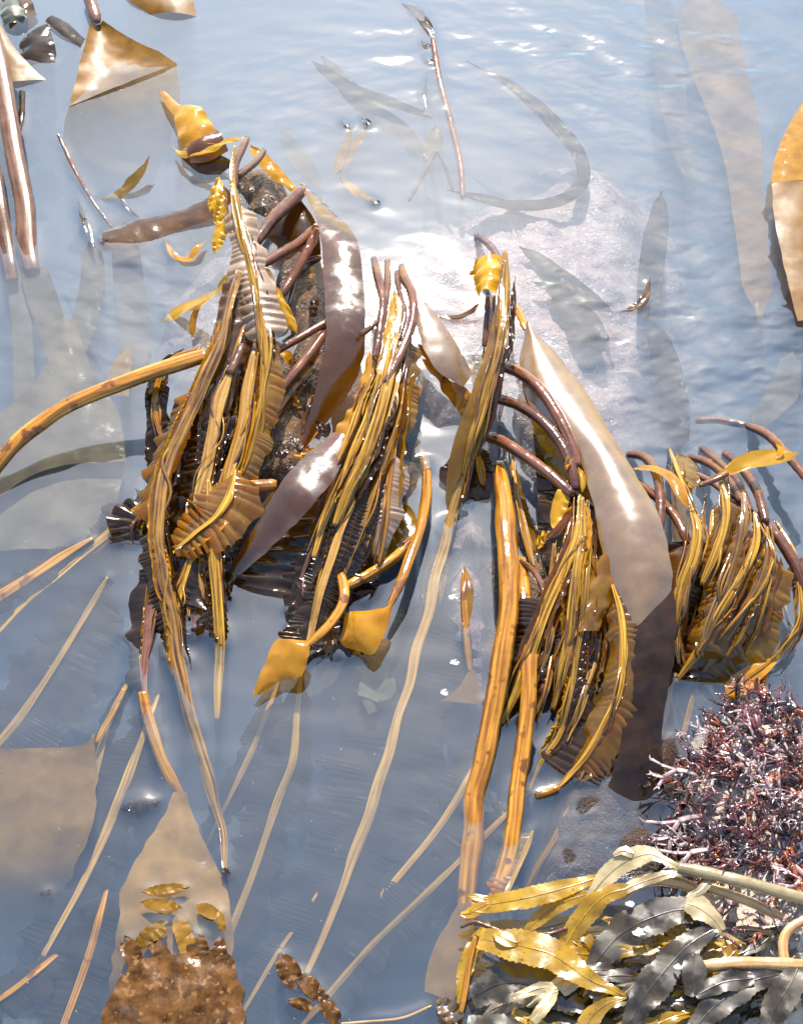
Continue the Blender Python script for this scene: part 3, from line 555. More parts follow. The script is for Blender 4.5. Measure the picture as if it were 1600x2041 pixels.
leaf('long yellow leaf hanging left into the water mid pile', [(460,540,58),(432,580,40),(400,600,24),(360,618,8),(322,640,-3)], 38, 'yell', amp=1.5, lam_=70)
leaf('small curled yellow leaf under the long yellow leaf', [(400,600,22),(386,635,14),(382,672,6)], 14, 'gold', amp=1)
leaf('yellow notched leaf right of the frilled front frond', [(545,565,40),(562,600,36),(575,630,32),(592,662,28)], 22, 'yell', amp=1.6, lam_=26)
leaf('pale folded leaf under the yellow notched leaf', [(520,530,46),(535,560,44),(530,600,40),(528,630,36)], 34, 'pale', amp=2)
leaf('small golden leaf beside the yellow notched leaf', [(555,590,36),(538,620,34),(535,650,30)], 20, 'gold', amp=1.5)
stalk('brown stalk slanting from the strap top to the pile', [(604,378,34),(575,405,38),(540,440,44),(508,485,48)], 25, 'stipe', bumpy=.05)
stalk('brown stalk slanting in front of the barnacled rock', [(632,452,36),(600,480,38),(560,505,42),(518,530,46)], 20, 'stipe', bumpy=.06)
stalk('brown stalk dropping behind the wide strap', [(632,458,38),(612,500,36),(588,545,32),(560,590,30)], 19, 'stipe', bumpy=.06)
stalk('black wet stalk hooking behind the wide strap', [(640,512,26),(605,525,24),(588,560,22),(575,610,20)], 12, 'redk', cat='kelp stalk')
stalk('long dark brown stalk under the wide strap, upper', [(655,640,40),(600,672,40),(560,695,40),(532,715,40)], 16, 'stipe')
stalk('long mauve stalk under the wide strap, lower', [(655,655,36),(610,715,36),(570,765,34),(535,810,32)], 22, 'stipe')
frond('orange midrib under the wide strap beside the barnacled rock', [(640,690,30),(610,740,28),(570,795,26),(535,840,24)], 26, 'stipo', flat=.5)
leaf('orange leaf tucked behind the dark brown stalk', [(540,700,30),(565,705,30),(585,725,28)], 22, 'gold', amp=1.5)
lam('wide brown kelp strap hanging over the rock in the pile middle', [
    ([(598,372,30),(618,410,50),(637,460,64),(645,560,62.3),(650,660,58),(638,740,45),(618,820,26),(596,905,5)], [(606,366,30),(668,425,51),(712,480,63.8),(724,560,62.3),(728,640,59),(722,720,44),(690,790,24),(610,892,5)], 'bstrap', dict(bulge=2.5, m=14, wavy=.5, crumple=.14))])
lam('added dark sheet for the shade behind the strap top', [([(520,460,20),(560,500,14),(590,560,10)], [(600,400,26),(632,450,26),(640,520,20)], 'dark', dict(bulge=3))])  # shade behind the strap put into a dark sheet

rs = np.random.default_rng(12)
for i in range(16):
    x, y = rs.uniform(535, 650), rs.uniform(540, 920); a = rs.uniform(0, 6.28); l = rs.uniform(10, 22)
    if y < 650: x = rs.uniform(575, 645)
    o = leaf('crumpled small wet weed scrap stuck on the barnacled rock', [(x-l*math.cos(a), y-l*math.sin(a), 20), (x, y, 25), (x+l*math.cos(a), y+l*math.sin(a), 21)], rs.uniform(12, 26), ['dark', 'brown', 'olive', 'dark', 'gold'][i % 5], amp=3, lam_=14, name='weed_scrap', group='weed scraps on the barnacled rock')
for i in range(14):
    x, y = rs.uniform(330, 470), rs.uniform(1080, 1290); a = rs.uniform(.8, 2.4); l = rs.uniform(14, 34)
    o = leaf('small black wet weed scrap matted at the foot of the left bundle', [(x-l*math.cos(a), y-l*math.sin(a), 2.5), (x, y, 4), (x+l*math.cos(a), y+l*math.sin(a), 1)], rs.uniform(12, 26), 'dark', amp=3.5, lam_=16, name='weed_scrap', group='black weed scraps')
# ------------------------------------------------------------------ middle bundle
stalk('brown stalk rising from the bundle top, white with glare', [(745,516,42),(752,545,56),(763,600,62),(758,650,62),(748,715,60)], 17, 'stipe', bumpy=.05)
stalk('second brown stalk at the bundle top beside the first', [(772,520,40),(772,560,52),(766,620,58),(752,690,58)], 14, 'stipe', bumpy=.05)
stalk('looped brown stalk on the right of the bundle top', [(800,530,44),(806,555,54),(822,590,60),(822,640,62),(800,700,62),(768,765,60)], 20, 'stipe', bumpy=.05)
stalk('thin brown stalk between the loops of the bundle top', [(790,540,46),(796,580,54),(806,625,58),(795,680,58)], 12, 'stipe', bumpy=.06)
stalk('short pale stalk stub crossing the strap edge', [(752,640,64),(735,655,64),(718,668,62)], 12, 'stipe')
leaf('yellow ribbed leaf standing in the bundle top', [(786,575,58),(790,630,60),(782,680,60),(770,720,60)], 38, 'yell', amp=.8, rib=6)
frond('golden midrib fanning down the bundle left', [(764,640,60),(752,730,60),(722,810,55),(694,880,50),(664,950,43),(640,1020,34)], 22, 'rib', [dict(l=36, r=6, mat='gold', amp=3, lam=22, t0=.1, t1=.95, prof=[.5,.7,1,.8], droop=4)])
frond('bright yellow midrib fanning beside the leftmost one', [(775,650,62),(764,735,62),(742,805,57),(715,880,52),(685,950,45),(652,1030,36),(622,1110,26)], 23, 'rib')
frond('broad tan midrib in the middle of the fan', [(790,660,61),(774,748,62),(758,820,58),(730,900,53),(700,970,46),(668,1045,36)], 30, 'rib', flat=.35)
frond('long grey olive midrib running to the water from the fan', [(806,640,58),(794,730,58),(775,810,55),(745,900,48),(708,985,40),(678,1060,32),(650,1140,22),(626,1230,10),(604,1330,0)], 23, 'ribp', [dict(l=36, r=30, mat='dark', amp=2.6, lam=11, t0=.42, t1=.98, droop=4)])
frond('dark narrow midrib right of the grey olive one', [(818,650,56),(804,735,54),(790,830,50),(765,920,44),(738,1000,36),(708,1090,26),(680,1160,18)], 16, 'ribb', [dict(l=18, r=22, mat='dark', amp=3, lam=14, t0=.4, t1=1, droop=4)])
frond('brown midrib with pale frill on the bundle right', [(812,665,52),(800,740,50),(790,850,46),(780,940,40),(768,1030,30),(755,1125,18)], 17, 'stipo', [dict(l=26, r=34, mat='olive', amp=2.6, lam=15, t0=.0, t1=.45, droop=5), dict(l=34, r=58, mat='pale', amp=2.8, lam=14, t0=.5, t1=1, prof=[.4,1,1,.3], droop=5)])
lam('golden crinkled sheet along the fan left edge', [([(735,700,52),(705,800,48),(672,850,44),(648,910,40),(645,940,38)], [(752,720,56),(730,820,52),(708,880,48),(680,940,42),(660,960,40)], 'gold', dict(bulge=2, ruf=(1.8,7,1)))])
lam('broad glossy brown blade slanting down left from the fan', [
    ([(662,862,44),(612,905,45.5),(560,962,45.5),(520,1028,30),(480,1095,14),(452,1142,3)], [(706,880,44.5),(668,950,46.5),(620,1010,44),(570,1062,28),(515,1115,13),(462,1160,3)], 'bstrap', dict(bulge=3, m=12, wavy=.6))])
lam('added dark sheet for the black gaps under the fan', [([(640,960,22),(590,1040,14),(570,1120,6),(565,1200,2),(580,1290,0)], [(740,960,24),(720,1060,16),(690,1150,9),(670,1220,4),(690,1290,0)], 'dark', dict(bulge=4, ruf=(4,9,1), m=16))])  # sheet added to paint the blackness between the fan's midribs
lam('added dark sheet for the black gap under the broad brown blade', [([(560,1010,18),(500,1100,8),(462,1165,2)], [(680,1010,20),(640,1120,8),(600,1190,1)], 'dark', dict(bulge=3, ruf=(3,6,1)))])  # dark filler, imitates the black gap beneath the blade
frond('dark ladder frilled frond under the grey olive midrib', [(700,1040,26),(668,1110,18),(640,1180,12),(615,1250,6),(606,1300,2)], 9, 'stipe', [dict(l=50, r=52, mat='dark', amp=2.6, lam=10, prof=[.7,1,1,.8])])
frond('black frond crumpled at the foot of the fan', [(640,1220,6),(650,1260,3),(668,1300,0)], 9, 'stipe', [dict(l=46, r=46, mat='dark', amp=4.5, lam=18)])
lam('mauve blade tip hanging right of the fan', [([(735,1030,28),(715,1080,24),(690,1120,20)], [(750,1000,30),(735,1070,26),(705,1128,20)], 'brown', dict(bulge=2))])
lam('curled golden blade on an orange stalk above the water', [
    ([(616,1275,17),(575,1275,16),(548,1276,14),(525,1330,12),(502,1385,9)], [(618,1300,17),(608,1330,14),(592,1352,10),(560,1360,8),(520,1382,6)], 'gold', dict(bulge=3, m=12, ruf=(1.2,3,1)))],
    ([(672,1128,18),(684,1165,21),(682,1200,22),(655,1245,20),(620,1280,17),(600,1290,16)], 20, 'stipo'))
lam('second golden blade on a long curved stalk beside the first', [
    ([(778,1208,20),(740,1216,18),(706,1218,15),(688,1226,11),(680,1270,4)], [(782,1212,20),(768,1262,17),(745,1302,13),(720,1300,8),(690,1292,2)], 'gold', dict(bulge=4, m=12, ruf=(1,2,1)))],
    ([(852,935,3),(852,985,9),(842,1040,15),(822,1100,19),(798,1165,21),(776,1210,20)], 21, 'stipo'))
stalk('orange stalk crossing low behind the two golden blades', [(688,1170,14),(735,1145,12),(785,1112,10),(828,1070,6)], 22, 'stipo', name='kelp_stalk')
leaf('olive flap beside the crossing orange stalk', [(750,1120,10),(790,1085,8),(810,1040,5),(800,1000,4)], 46, 'olive', amp=2, lam_=40)
leaf('small mauve leaf floating below the crossing stalk', [(755,1150,3),(735,1185,2),(700,1205,0)], 20, 'brown', amp=1)
leaf('black leaf in the shade below the crossing stalk', [(700,1180,3),(735,1170,3),(752,1165,2)], 26, 'dark', amp=2)
lam('dark wet flap beneath the second golden blade', [([(640,1290,1),(690,1240,4),(740,1290,3)], [(660,1320,-1),(700,1310,0),(748,1308,0)], 'dark', dict(bulge=2, ruf=(2,3,1)))])
stalk('brown stalk standing from a dimple in the water', [(838,744,1),(840,760,10),(828,800,18),(812,840,22),(792,875,24)], 16, 'stipe')
leaf('small brown leaf in the shade below the dimple stalk', [(790,870,20),(800,900,14),(812,880,10)], 16, 'dark', amp=1)
leaf('tan pointed stub under water below the dimple stalk', [(838,890,-3),(845,915,-2),(852,945,1)], 18, 'subb', amp=.4)
lam('mauve strap leaning right from the bundle top', [
    ([(825,625,42),(838,680,40),(868,735,34),(922,772,24)], [(848,600,42),(886,650,40),(918,700,34),(942,745,24)], 'pale', dict(bulge=2, m=10)),
    ([(828,680,30),(860,740,22),(890,790,14),(920,830,6)], [(850,690,36),(890,750,28),(930,775,22),(945,800,12)], 'brown', dict(bulge=2, m=10, ruf=(1.5,4,1)))])
leaf('amber fold on the underside of the mauve strap', [(842,715,32),(868,735,30),(892,752,26)], 28, 'gold', amp=2)

# ------------------------------------------------------------------ right of centre
frond('long pale midrib running under water to the bottom from the upright blade', [(940,880,36),(918,960,18),(892,1055,1),(868,1160,-7),(828,1310,-13),(788,1450,-17),(745,1600,-20),(700,1720,-23),(650,1850,-25),(598,1970,-27)], 27, 'ribp',
      [dict(l=110, r=120, mat='subd', amp=1.5, lam=13, t0=.28, t1=1, prof=[.4,1,1,.8], droop=4)], flat=.4)
lam('upright olive ribbed kelp blade with dark left margin', [
    ([(1000,505,66),(990,600,68),(960,720,62),(925,820,50),(898,905,34),(888,990,12),(895,1030,2)], [(1012,505,66),(1016,590,68),(1008,690,62),(980,790,50),(950,885,36),(925,960,16),(918,1010,2)], 'olive', dict(bulge=2.5, m=10, wavy=.4))])
frond('paired golden midrib on the upright olive blade', [(1004,520,70),(1003,600,71),(990,690,67),(968,780,58),(944,870,45),(922,950,24)], 26, 'rib', flat=.25, ridge=.3)
frond('narrow golden midrib along the right of the upright blade', [(1012,560,69),(1006,660,66),(985,760,58),(962,850,46),(940,920,30)], 12, 'rib', flat=.3)
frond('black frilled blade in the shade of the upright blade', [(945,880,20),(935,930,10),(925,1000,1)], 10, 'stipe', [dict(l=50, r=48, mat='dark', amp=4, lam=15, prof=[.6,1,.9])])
lam('bright amber cup at the head of the upright blade', [([(946,535,50),(944,560,54),(952,592,54)], [(998,512,62),(1008,548,62),(990,588,60)], 'yell', dict(bulge=8, ruf=(3,3,1), m=10))])
leaf('torn yellow strip on the amber cup', [(935,548,52),(960,522,58),(995,515,64)], 20, 'gold', amp=2)
stalk('brown stalk tip leaving the water above the upright blade', [(950,470,1),(972,485,22),(990,510,50),(1003,545,66)], 16, 'stipe', bumpy=.05)
stalk('brown stalk hanging below the amber cup', [(972,590,50),(970,630,44),(965,690,36)], 11, 'stipe')
stalk('second brown stalk hanging below the amber cup', [(985,590,52),(984,640,44),(978,700,36)], 9, 'stipe')
leaf('white lit kelp edge curving in the water left of the cup', [(858,622,2),(900,632,3),(935,622,6),(958,600,12)], 14, 'brown', amp=.8, prof=(.3,1,1,.4))
stalk('brown arching stalk leaving the upright blade, topmost of three', [(985,728,38),(1030,740,44),(1075,775,50),(1112,830,52),(1138,885,50),(1150,930,48)], 24, 'stipe', bumpy=.04)
stalk('brown arching stalk leaving the upright blade, middle of three', [(975,792,34),(1025,805,42),(1075,835,48),(1115,880,50),(1138,930,49),(1146,975,46)], 22, 'stipe', bumpy=.04)
stalk('dark arching stalk leaving the upright blade, lowest of three', [(955,866,24),(1000,880,32),(1050,912,38),(1095,945,42),(1140,985,45)], 24, 'stipe', bumpy=.05)
lam('big smooth pale mauve kelp blade arching on the right', [
    ([(1046,655,33),(1036,725,36),(1052,800,40),(1105,860,44),(1150,910,48),(1178,990,48),(1195,1080,44),(1212,1160,36),(1238,1270,22)], [(1052,655,33),(1105,700,36),(1170,785,42),(1222,870,48),(1268,950,52),(1312,1030,52),(1334,1110,46),(1336,1185,36),(1290,1290,20)], 'pale', dict(bulge=9, m=18, crumple=.12)),
    ([(1215,1225,30),(1236,1340,25),(1240,1440,15),(1225,1520,6),(1195,1610,-3),(1180,1680,-8)], [(1343,1165,38),(1346,1270,31),(1336,1350,22),(1318,1440,13),(1322,1530,5),(1325,1610,-3),(1320,1690,-8)], 'dark', dict(bulge=3, m=12, wavy=1.2))],
    ([(1016,595,24),(1030,620,30),(1048,660,33)], 16, 'stipo'))
leaf('golden fold at the edge of the pale mauve blade foot', [(1328,1180,36),(1336,1220,30),(1330,1275,22)], 16, 'gold', amp=1.5)
stalk('thin orange edge along the dark blade foot', [(1268,1265,22),(1274,1340,16),(1276,1420,9),(1282,1500,3)], 6, 'stipo', name='kelp_stalk')
lam('golden blade in the shadow behind the arching stalks', [([(1040,760,24),(1055,830,22),(1080,900,18),(1100,960,14)], [(1090,790,30),(1130,860,30),(1160,930,28),(1190,1010,24)], 'olive', dict(bulge=4, ruf=(2,4,1)))])
leaf('yellow strip behind the topmost arching stalk', [(1040,760,30),(1055,800,28),(1065,840,26)], 14, 'yell', amp=1)
lam('added dark sheet for the shade behind the golden stalks', [([(1060,850,16),(1070,960,12),(1075,1080,8),(1100,1200,4),(1120,1330,0)], [(1190,900,24),(1200,1000,20),(1210,1100,16),(1215,1200,10),(1200,1330,4)], 'dark', dict(bulge=3, ruf=(3,8,1), m=14))])  # shade among the stalks painted as a dark backing sheet
stalk('net of dark edge cords beside the pale blade', [(1165,930,40),(1185,990,42),(1192,1040,40),(1182,1092,34)], 9, 'stipe')
frond('thick golden stalk plunging into the water, left of two', [(996,925,16),(1000,980,24),(1010,1060,30),(1016,1160,31),(1008,1260,27),(992,1360,20),(974,1460,11),(958,1540,4),(948,1590,0),(942,1660,-5),(934,1750,-9),(928,1810,-12)], 42, 'stipo', flat=.7, keel=0, taper=(.45,.8), name='kelp_stalk', ridge=.08)
lam('tan submerged blade at the foot of the thick golden stalk', [([(915,1800,-10),(885,1850,-11),(858,1910,-11),(845,1975,-12)], [(945,1800,-10),(945,1860,-11),(938,1920,-11),(900,2000,-12)], 'subb', dict(bulge=2))])
frond('second golden stalk plunging into the water, right of two', [(1036,1115,14),(1044,1180,20),(1054,1280,22),(1056,1380,18),(1044,1500,9),(1032,1580,3),(1020,1650,0),(1012,1710,-4),(985,1790,-7)], 33, 'stipo', flat=.7, keel=0, name='kelp_stalk', taper=(.6,.8), ridge=.08)
stalk('short brown stalk arching onto the second golden stalk', [(1036,1118,16),(1062,1138,24),(1080,1170,30),(1090,1215,32)], 14, 'stipe')
frond('golden midrib slanting left over black frills in the right cluster', [(1158,985,50),(1150,1060,48),(1122,1140,43),(1088,1210,36),(1058,1290,26),(1030,1370,14),(1002,1440,3)], 27, 'rib', [dict(l=18, r=60, mat='dark', amp=3.2, lam=15, t0=.42, t1=1, prof=[.4,1,1,.8], droop=8)])
frond('middle golden midrib of the right cluster', [(1160,990,50),(1158,1070,48),(1148,1160,43),(1135,1250,34),(1118,1340,22),(1104,1415,8)], 24, 'rib', [dict(l=40, r=26, mat='brown', amp=3, lam=15, t0=.35, t1=1, prof=[.4,1,1,.7], droop=8)])
frond('thin right midrib of the right cluster with a torn margin', [(1168,1000,48),(1172,1080,46),(1165,1180,40),(1152,1290,28),(1132,1400,16),(1112,1470,6),(1080,1520,1),(1050,1580,-6)], 14, 'rib', [dict(l=44, r=10, mat='dark', amp=3, lam=13, t0=.55, t1=.86, prof=[.4,1,1,.6], droop=5)])
leaf('yellow torn leaf at the joint of the arching stalks', [(1135,950,46),(1122,985,44),(1112,1020,40),(1105,1060,36)], 32, 'yell', amp=2, lam_=30)
leaf('curled orange tuft at the joint of the arching stalks', [(1150,905,50),(1135,915,52),(1128,935,52)], 14, 'gold', amp=2, lam_=12)
leaf('small yellow leaf right of the stalk joint', [(1152,930,50),(1162,955,50),(1160,980,48)], 12, 'yell', amp=1)
leaf('brown twisted leaf below the stalk joint', [(1140,1010,46),(1115,1050,42),(1085,1075,36)], 18, 'brown', amp=2)
leaf('ragged yellow scrap low behind the cluster', [(1095,1060,24),(1080,1075,22),(1072,1095,20)], 18, 'yell', amp=3, lam_=12)
lam('golden olive blade sheet right of the cluster', [([(1198,1108,42),(1180,1140,40),(1160,1200,36),(1150,1260,32)], [(1210,1110,42),(1225,1150,38),(1220,1190,34),(1190,1260,28)], 'olive', dict(bulge=3, ruf=(1.6,3,1)))])
frond('broad frilled frond with curved golden midrib above the dark rock', [(1218,1150,38),(1234,1220,36),(1240,1290,32),(1232,1370,25),(1208,1440,17),(1172,1500,9),(1135,1545,4),(1105,1575,1)], 18, 'rib', [dict(l=62, r=26, mat='olive', amp=3.4, lam=17, t0=.02, t1=.93, prof=[.5,.9,1.1,1.1,.9,.5], droop=7)])
frond('dark frilled frond below the curved golden midrib', [(1215,1420,10),(1185,1490,6),(1150,1560,2)], 10, 'stipe', [dict(l=46, r=70, mat='dark', amp=4, lam=18)])
stalk('short orange stalk scrap floating near the second golden stalk', [(1066,1587,1),(1090,1580,2),(1113,1570,3)], 17, 'stipo', name='kelp_scrap', cat='seaweed')
lam('small kelp on a thin stalk in the middle channel', [([(934,1335,-5),(915,1370,-7),(878,1398,-9)], [(946,1335,-5),(955,1370,-7),(962,1405,-9)], 'subb', dict(bulge=1))], ([(926,1140,2),(924,1190,4),(928,1260,0),(938,1340,-5)], 15, 'stipo'))
leaf('dark leaf standing beside the small channel kelp', [(924,1125,3),(934,1170,6),(930,1225,3),(924,1260,1)], 20, 'olive', amp=1)
leaf('thin olive strip hanging in front of the channel', [(952,900,18),(960,940,14),(965,970,8)], 18, 'gold', amp=1.5)
frond('slender tan midrib behind the left golden stalk', [(1018,880,14),(1025,960,12),(1045,1050,9),(1065,1130,6)], 12, 'ribp')

# ------------------------------------------------------------------ right bundle
for pts, w, lb in [
    ([(1252,905,1),(1285,912,16),(1308,945,28),(1316,1000,36),(1314,1060,34)], 20, 'brown stalk looping out beside the pale mauve blade'),
    ([(1255,955,14),(1300,985,26),(1345,1030,34),(1372,1085,36)], 20, 'brown stalk low in the shade of the right bundle'),
    ([(1374,910,1),(1415,925,18),(1450,955,34),(1478,1000,44)], 19, 'reddish stalk arching into the right bundle, leftmost of four'),
    ([(1398,893,1),(1430,920,22),(1468,960,38),(1495,1020,44)], 18, 'reddish stalk arching into the right bundle, second of four'),
    ([(1444,903,1),(1475,930,22),(1508,980,38),(1526,1040,44)], 20, 'reddish stalk arching into the right bundle, third of four'),
    ([(1488,848,0),(1530,868,16),(1570,910,26),(1625,975,34)], 20, 'reddish stalk arching out of the frame, upper right'),
    ([(1440,985,30),(1490,1020,36),(1540,1060,38),(1578,1115,36),(1605,1180,30)], 24, 'thick reddish stalk on the outer side of the right bundle'),
    ([(1388,945,24),(1430,970,30),(1470,1010,36)], 14, 'thin reddish stalk under the yellow leaf')]:
    stalk(lb, pts, w, 'stipe', bumpy=.05)
stalk('submerged brown stalk feeding the upper right arch', [(1385,838,-8),(1430,838,-5),(1488,848,0)], 16, 'stipe')
leaf('bright yellow pointed leaf over the right bundle', [(1396,966,52),(1440,944,54),(1480,925,54),(1530,912,52),(1590,902,50)], 42, 'yell', amp=1.2, prof=(.12,.25,.7,1,.9,.5), lam_=120)
stalk('reddish stalk of the bright yellow leaf', [(1392,968,50),(1420,958,53),(1450,944,54)], 11, 'stipe')
leaf('yellow frill tag on the bright yellow leaf', [(1545,880,54),(1556,895,54),(1548,915,52)], 12, 'gold', amp=1)
leaf('yellow strap arching from the pale mauve blade', [(1262,932,24),(1300,932,34),(1335,948,42),(1358,985,44),(1372,1015,42)], 26, 'gold', amp=.8, prof=(.5,.8,1,1,.4), lam_=150)
leaf('crumpled tan blade at the head of the right bundle', [(1350,905,10),(1365,935,24),(1375,980,32)], 60, 'olive', amp=2.5, lam_=16)
frond('thin yellow midrib over the crumpled tan blade', [(1334,895,2),(1350,935,28),(1372,985,38),(1392,1030,40)], 10, 'rib')
rb = [
    ('tan midrib at the left of the right bundle', [(1378,1012,44),(1390,1060,46),(1380,1110,42),(1358,1165,34),(1342,1235,22),(1338,1300,10)], 32, 'rib', dict(l=8, r=50, mat='brown', amp=2.6, lam=16, t0=.2, t1=1, droop=8)),
    ('golden midrib of the right bundle, second from its left', [(1436,955,50),(1444,1000,52),(1438,1060,49),(1420,1115,43),(1400,1165,34)], 22, 'rib', dict(l=44, r=22, mat='olive', amp=3, lam=24, t0=.15, t1=1, droop=6)),
    ('long brown midrib through the middle of the right bundle', [(1478,985,50),(1482,1030,52),(1470,1090,49),(1446,1160,43),(1420,1230,32),(1392,1300,18)], 24, 'ribb', dict(l=50, r=30, mat='olive', amp=3, lam=22, t0=.15, t1=1, droop=8)),
    ('long yellow midrib crossing the right bundle to the water', [(1500,1020,48),(1504,1075,49),(1480,1140,45),(1445,1205,38),(1405,1275,22),(1342,1358,0)], 23, 'rib', dict(l=34, r=34, mat='brown', amp=3, lam=20, t0=.15, t1=.95, droop=8)),
    ('long brown midrib crossing the right bundle to the water', [(1522,1045,46),(1534,1100,47),(1512,1165,42),(1470,1235,32),(1425,1300,16),(1386,1362,0)], 19, 'ribb', dict(l=46, r=46, mat='olive', amp=3, lam=17, t0=.2, t1=.97, droop=8)),
    ('tan midrib on the outer right of the right bundle', [(1530,1050,48),(1534,1110,46),(1526,1180,38),(1508,1250,26),(1480,1310,12)], 18, 'rib', dict(l=50, r=14, mat='olive', amp=3, lam=15, t0=.2, t1=1, droop=6))]
for lb, pts, w, rm, bl in rb: frond(lb, pts, w, rm, bl)
lam('added dark sheet for the shade under the right bundle', [([(1330,1080,18),(1335,1180,12),(1340,1280,6),(1338,1350,1)], [(1520,1100,20),(1520,1200,12),(1490,1290,6),(1440,1360,0)], 'dark', dict(bulge=5, ruf=(3,9,1), m=16))])  # dark backing added for the deep shade in this bundle
frond('yellow strap bowing out right of the bundle', [(1545,1040,30),(1580,1100,34),(1598,1170,32),(1596,1230,26),(1570,1280,18),(1545,1312,12)], 17, 'rib')
leaf('olive yellow blade dipping to the purple weed', [(1555,1295,14),(1525,1325,12),(1488,1352,8),(1446,1386,3)], 42, 'gold', amp=1, prof=(.3,.7,1,.8), lam_=90, rib=6)
leaf('dark olive leaf beneath the dipping yellow blade', [(1530,1340,4),(1490,1370,2),(1450,1392,1)], 30, 'olive', amp=2)
leaf('brown frond tip behind the right bundle', [(1600,1110,6),(1585,1140,8),(1570,1165,6)], 34, 'brown', amp=2)
stalk('hooked brown weed tip by the right bundle foot', [(1500,1255,2),(1505,1290,3),(1530,1300,2)], 10, 'stipe', name='weed_thread', cat='seaweed')
stalk('pale thread curving under water at the right edge', [(1590,1140,-6),(1565,1190,-6),(1572,1240,-7),(1610,1275,-8)], 6, 'ribp', name='weed_thread', cat='seaweed')
lam('golden kelp blade curving in from the upper right edge', [
    ([(1625,165,10),(1580,235,14),(1548,300,16),(1536,365,15)], [(1720,165,4),(1720,235,6),(1720,300,8),(1720,365,8)], 'gold', dict(bulge=4, m=16)),
    ([(1536,365,15),(1545,450,13),(1565,545,9),(1588,640,3)], [(1720,365,8),(1720,450,8),(1720,545,6),(1720,640,2)], 'tan', dict(bulge=4, m=16))])

# ------------------------------------------------------------------ thinner strands that fill the bundles
BUND = {
 'left': [[(468,560,62),(436,700,54),(398,800,46),(352,900,34),(335,1010,24),(345,1130,10),(352,1220,3)], [(520,640,52),(500,740,46),(480,830,38),(455,930,28),(440,1040,18),(438,1150,9),(438,1250,2)]],
 'middle': [[(772,660,54),(735,790,48),(690,890,42),(655,980,34),(625,1080,22),(600,1180,9),(590,1260,3)], [(820,680,50),(805,800,44),(785,900,38),(760,1000,29),(735,1080,19),(705,1150,10),(690,1200,5)]],
 'right middle': [[(1130,1000,44),(1100,1090,40),(1070,1170,34),(1045,1250,26),(1022,1330,16),(1005,1400,7)], [(1180,1020,42),(1190,1110,38),(1200,1200,32),(1190,1300,24),(1160,1400,14),(1125,1480,5)]],
 'outer right': [[(1400,985,40),(1385,1060,40),(1365,1130,35),(1350,1200,27),(1345,1270,17),(1350,1330,6)], [(1535,1060,40),(1535,1120,38),(1520,1190,32),(1490,1260,22),(1460,1310,13),(1430,1345,5)]]}
rf = np.random.default_rng(404)
for nm, (A, B) in BUND.items():
    for k in range(15):
        f0_ = rf.uniform(0, 1); f1_ = np.clip(f0_+rf.uniform(-.35, .35), 0, 1); n_ = len(A); i0_ = int(rf.integers(0, 2)); i1_ = n_-int(rf.integers(0, 2))
        pp = []
        for i in range(i0_, i1_):
            f = f0_+(f1_-f0_)*i/(n_-1); a, b = A[i], B[i]
            pp.append((a[0]+(b[0]-a[0])*f+rf.normal(0, 5), a[1]+(b[1]-a[1])*f+rf.normal(0, 5), max(1.5, a[2]+(b[2]-a[2])*f+rf.uniform(-12, 3))))
        frond('thin kelp strand hanging crowded among others in the %s bundle' % nm, pp, rf.uniform(9, 17), str(rf.choice(['rib', 'ribb', 'ribb', 'stipe', 'ribp'])),
              dict(l=rf.uniform(8, 26), r=rf.uniform(8, 26), mat=str(rf.choice(['dark', 'dark', 'dark', 'brown'])), amp=3.2, lam=rf.uniform(12, 24), prof=[.4, 1, .9, .5], droop=rf.uniform(2, 8), t0=rf.uniform(.1, .4), t1=1, tilt=rf.uniform(-.6, .6)), group='crowded strands of the %s bundle' % nm, folds=1)
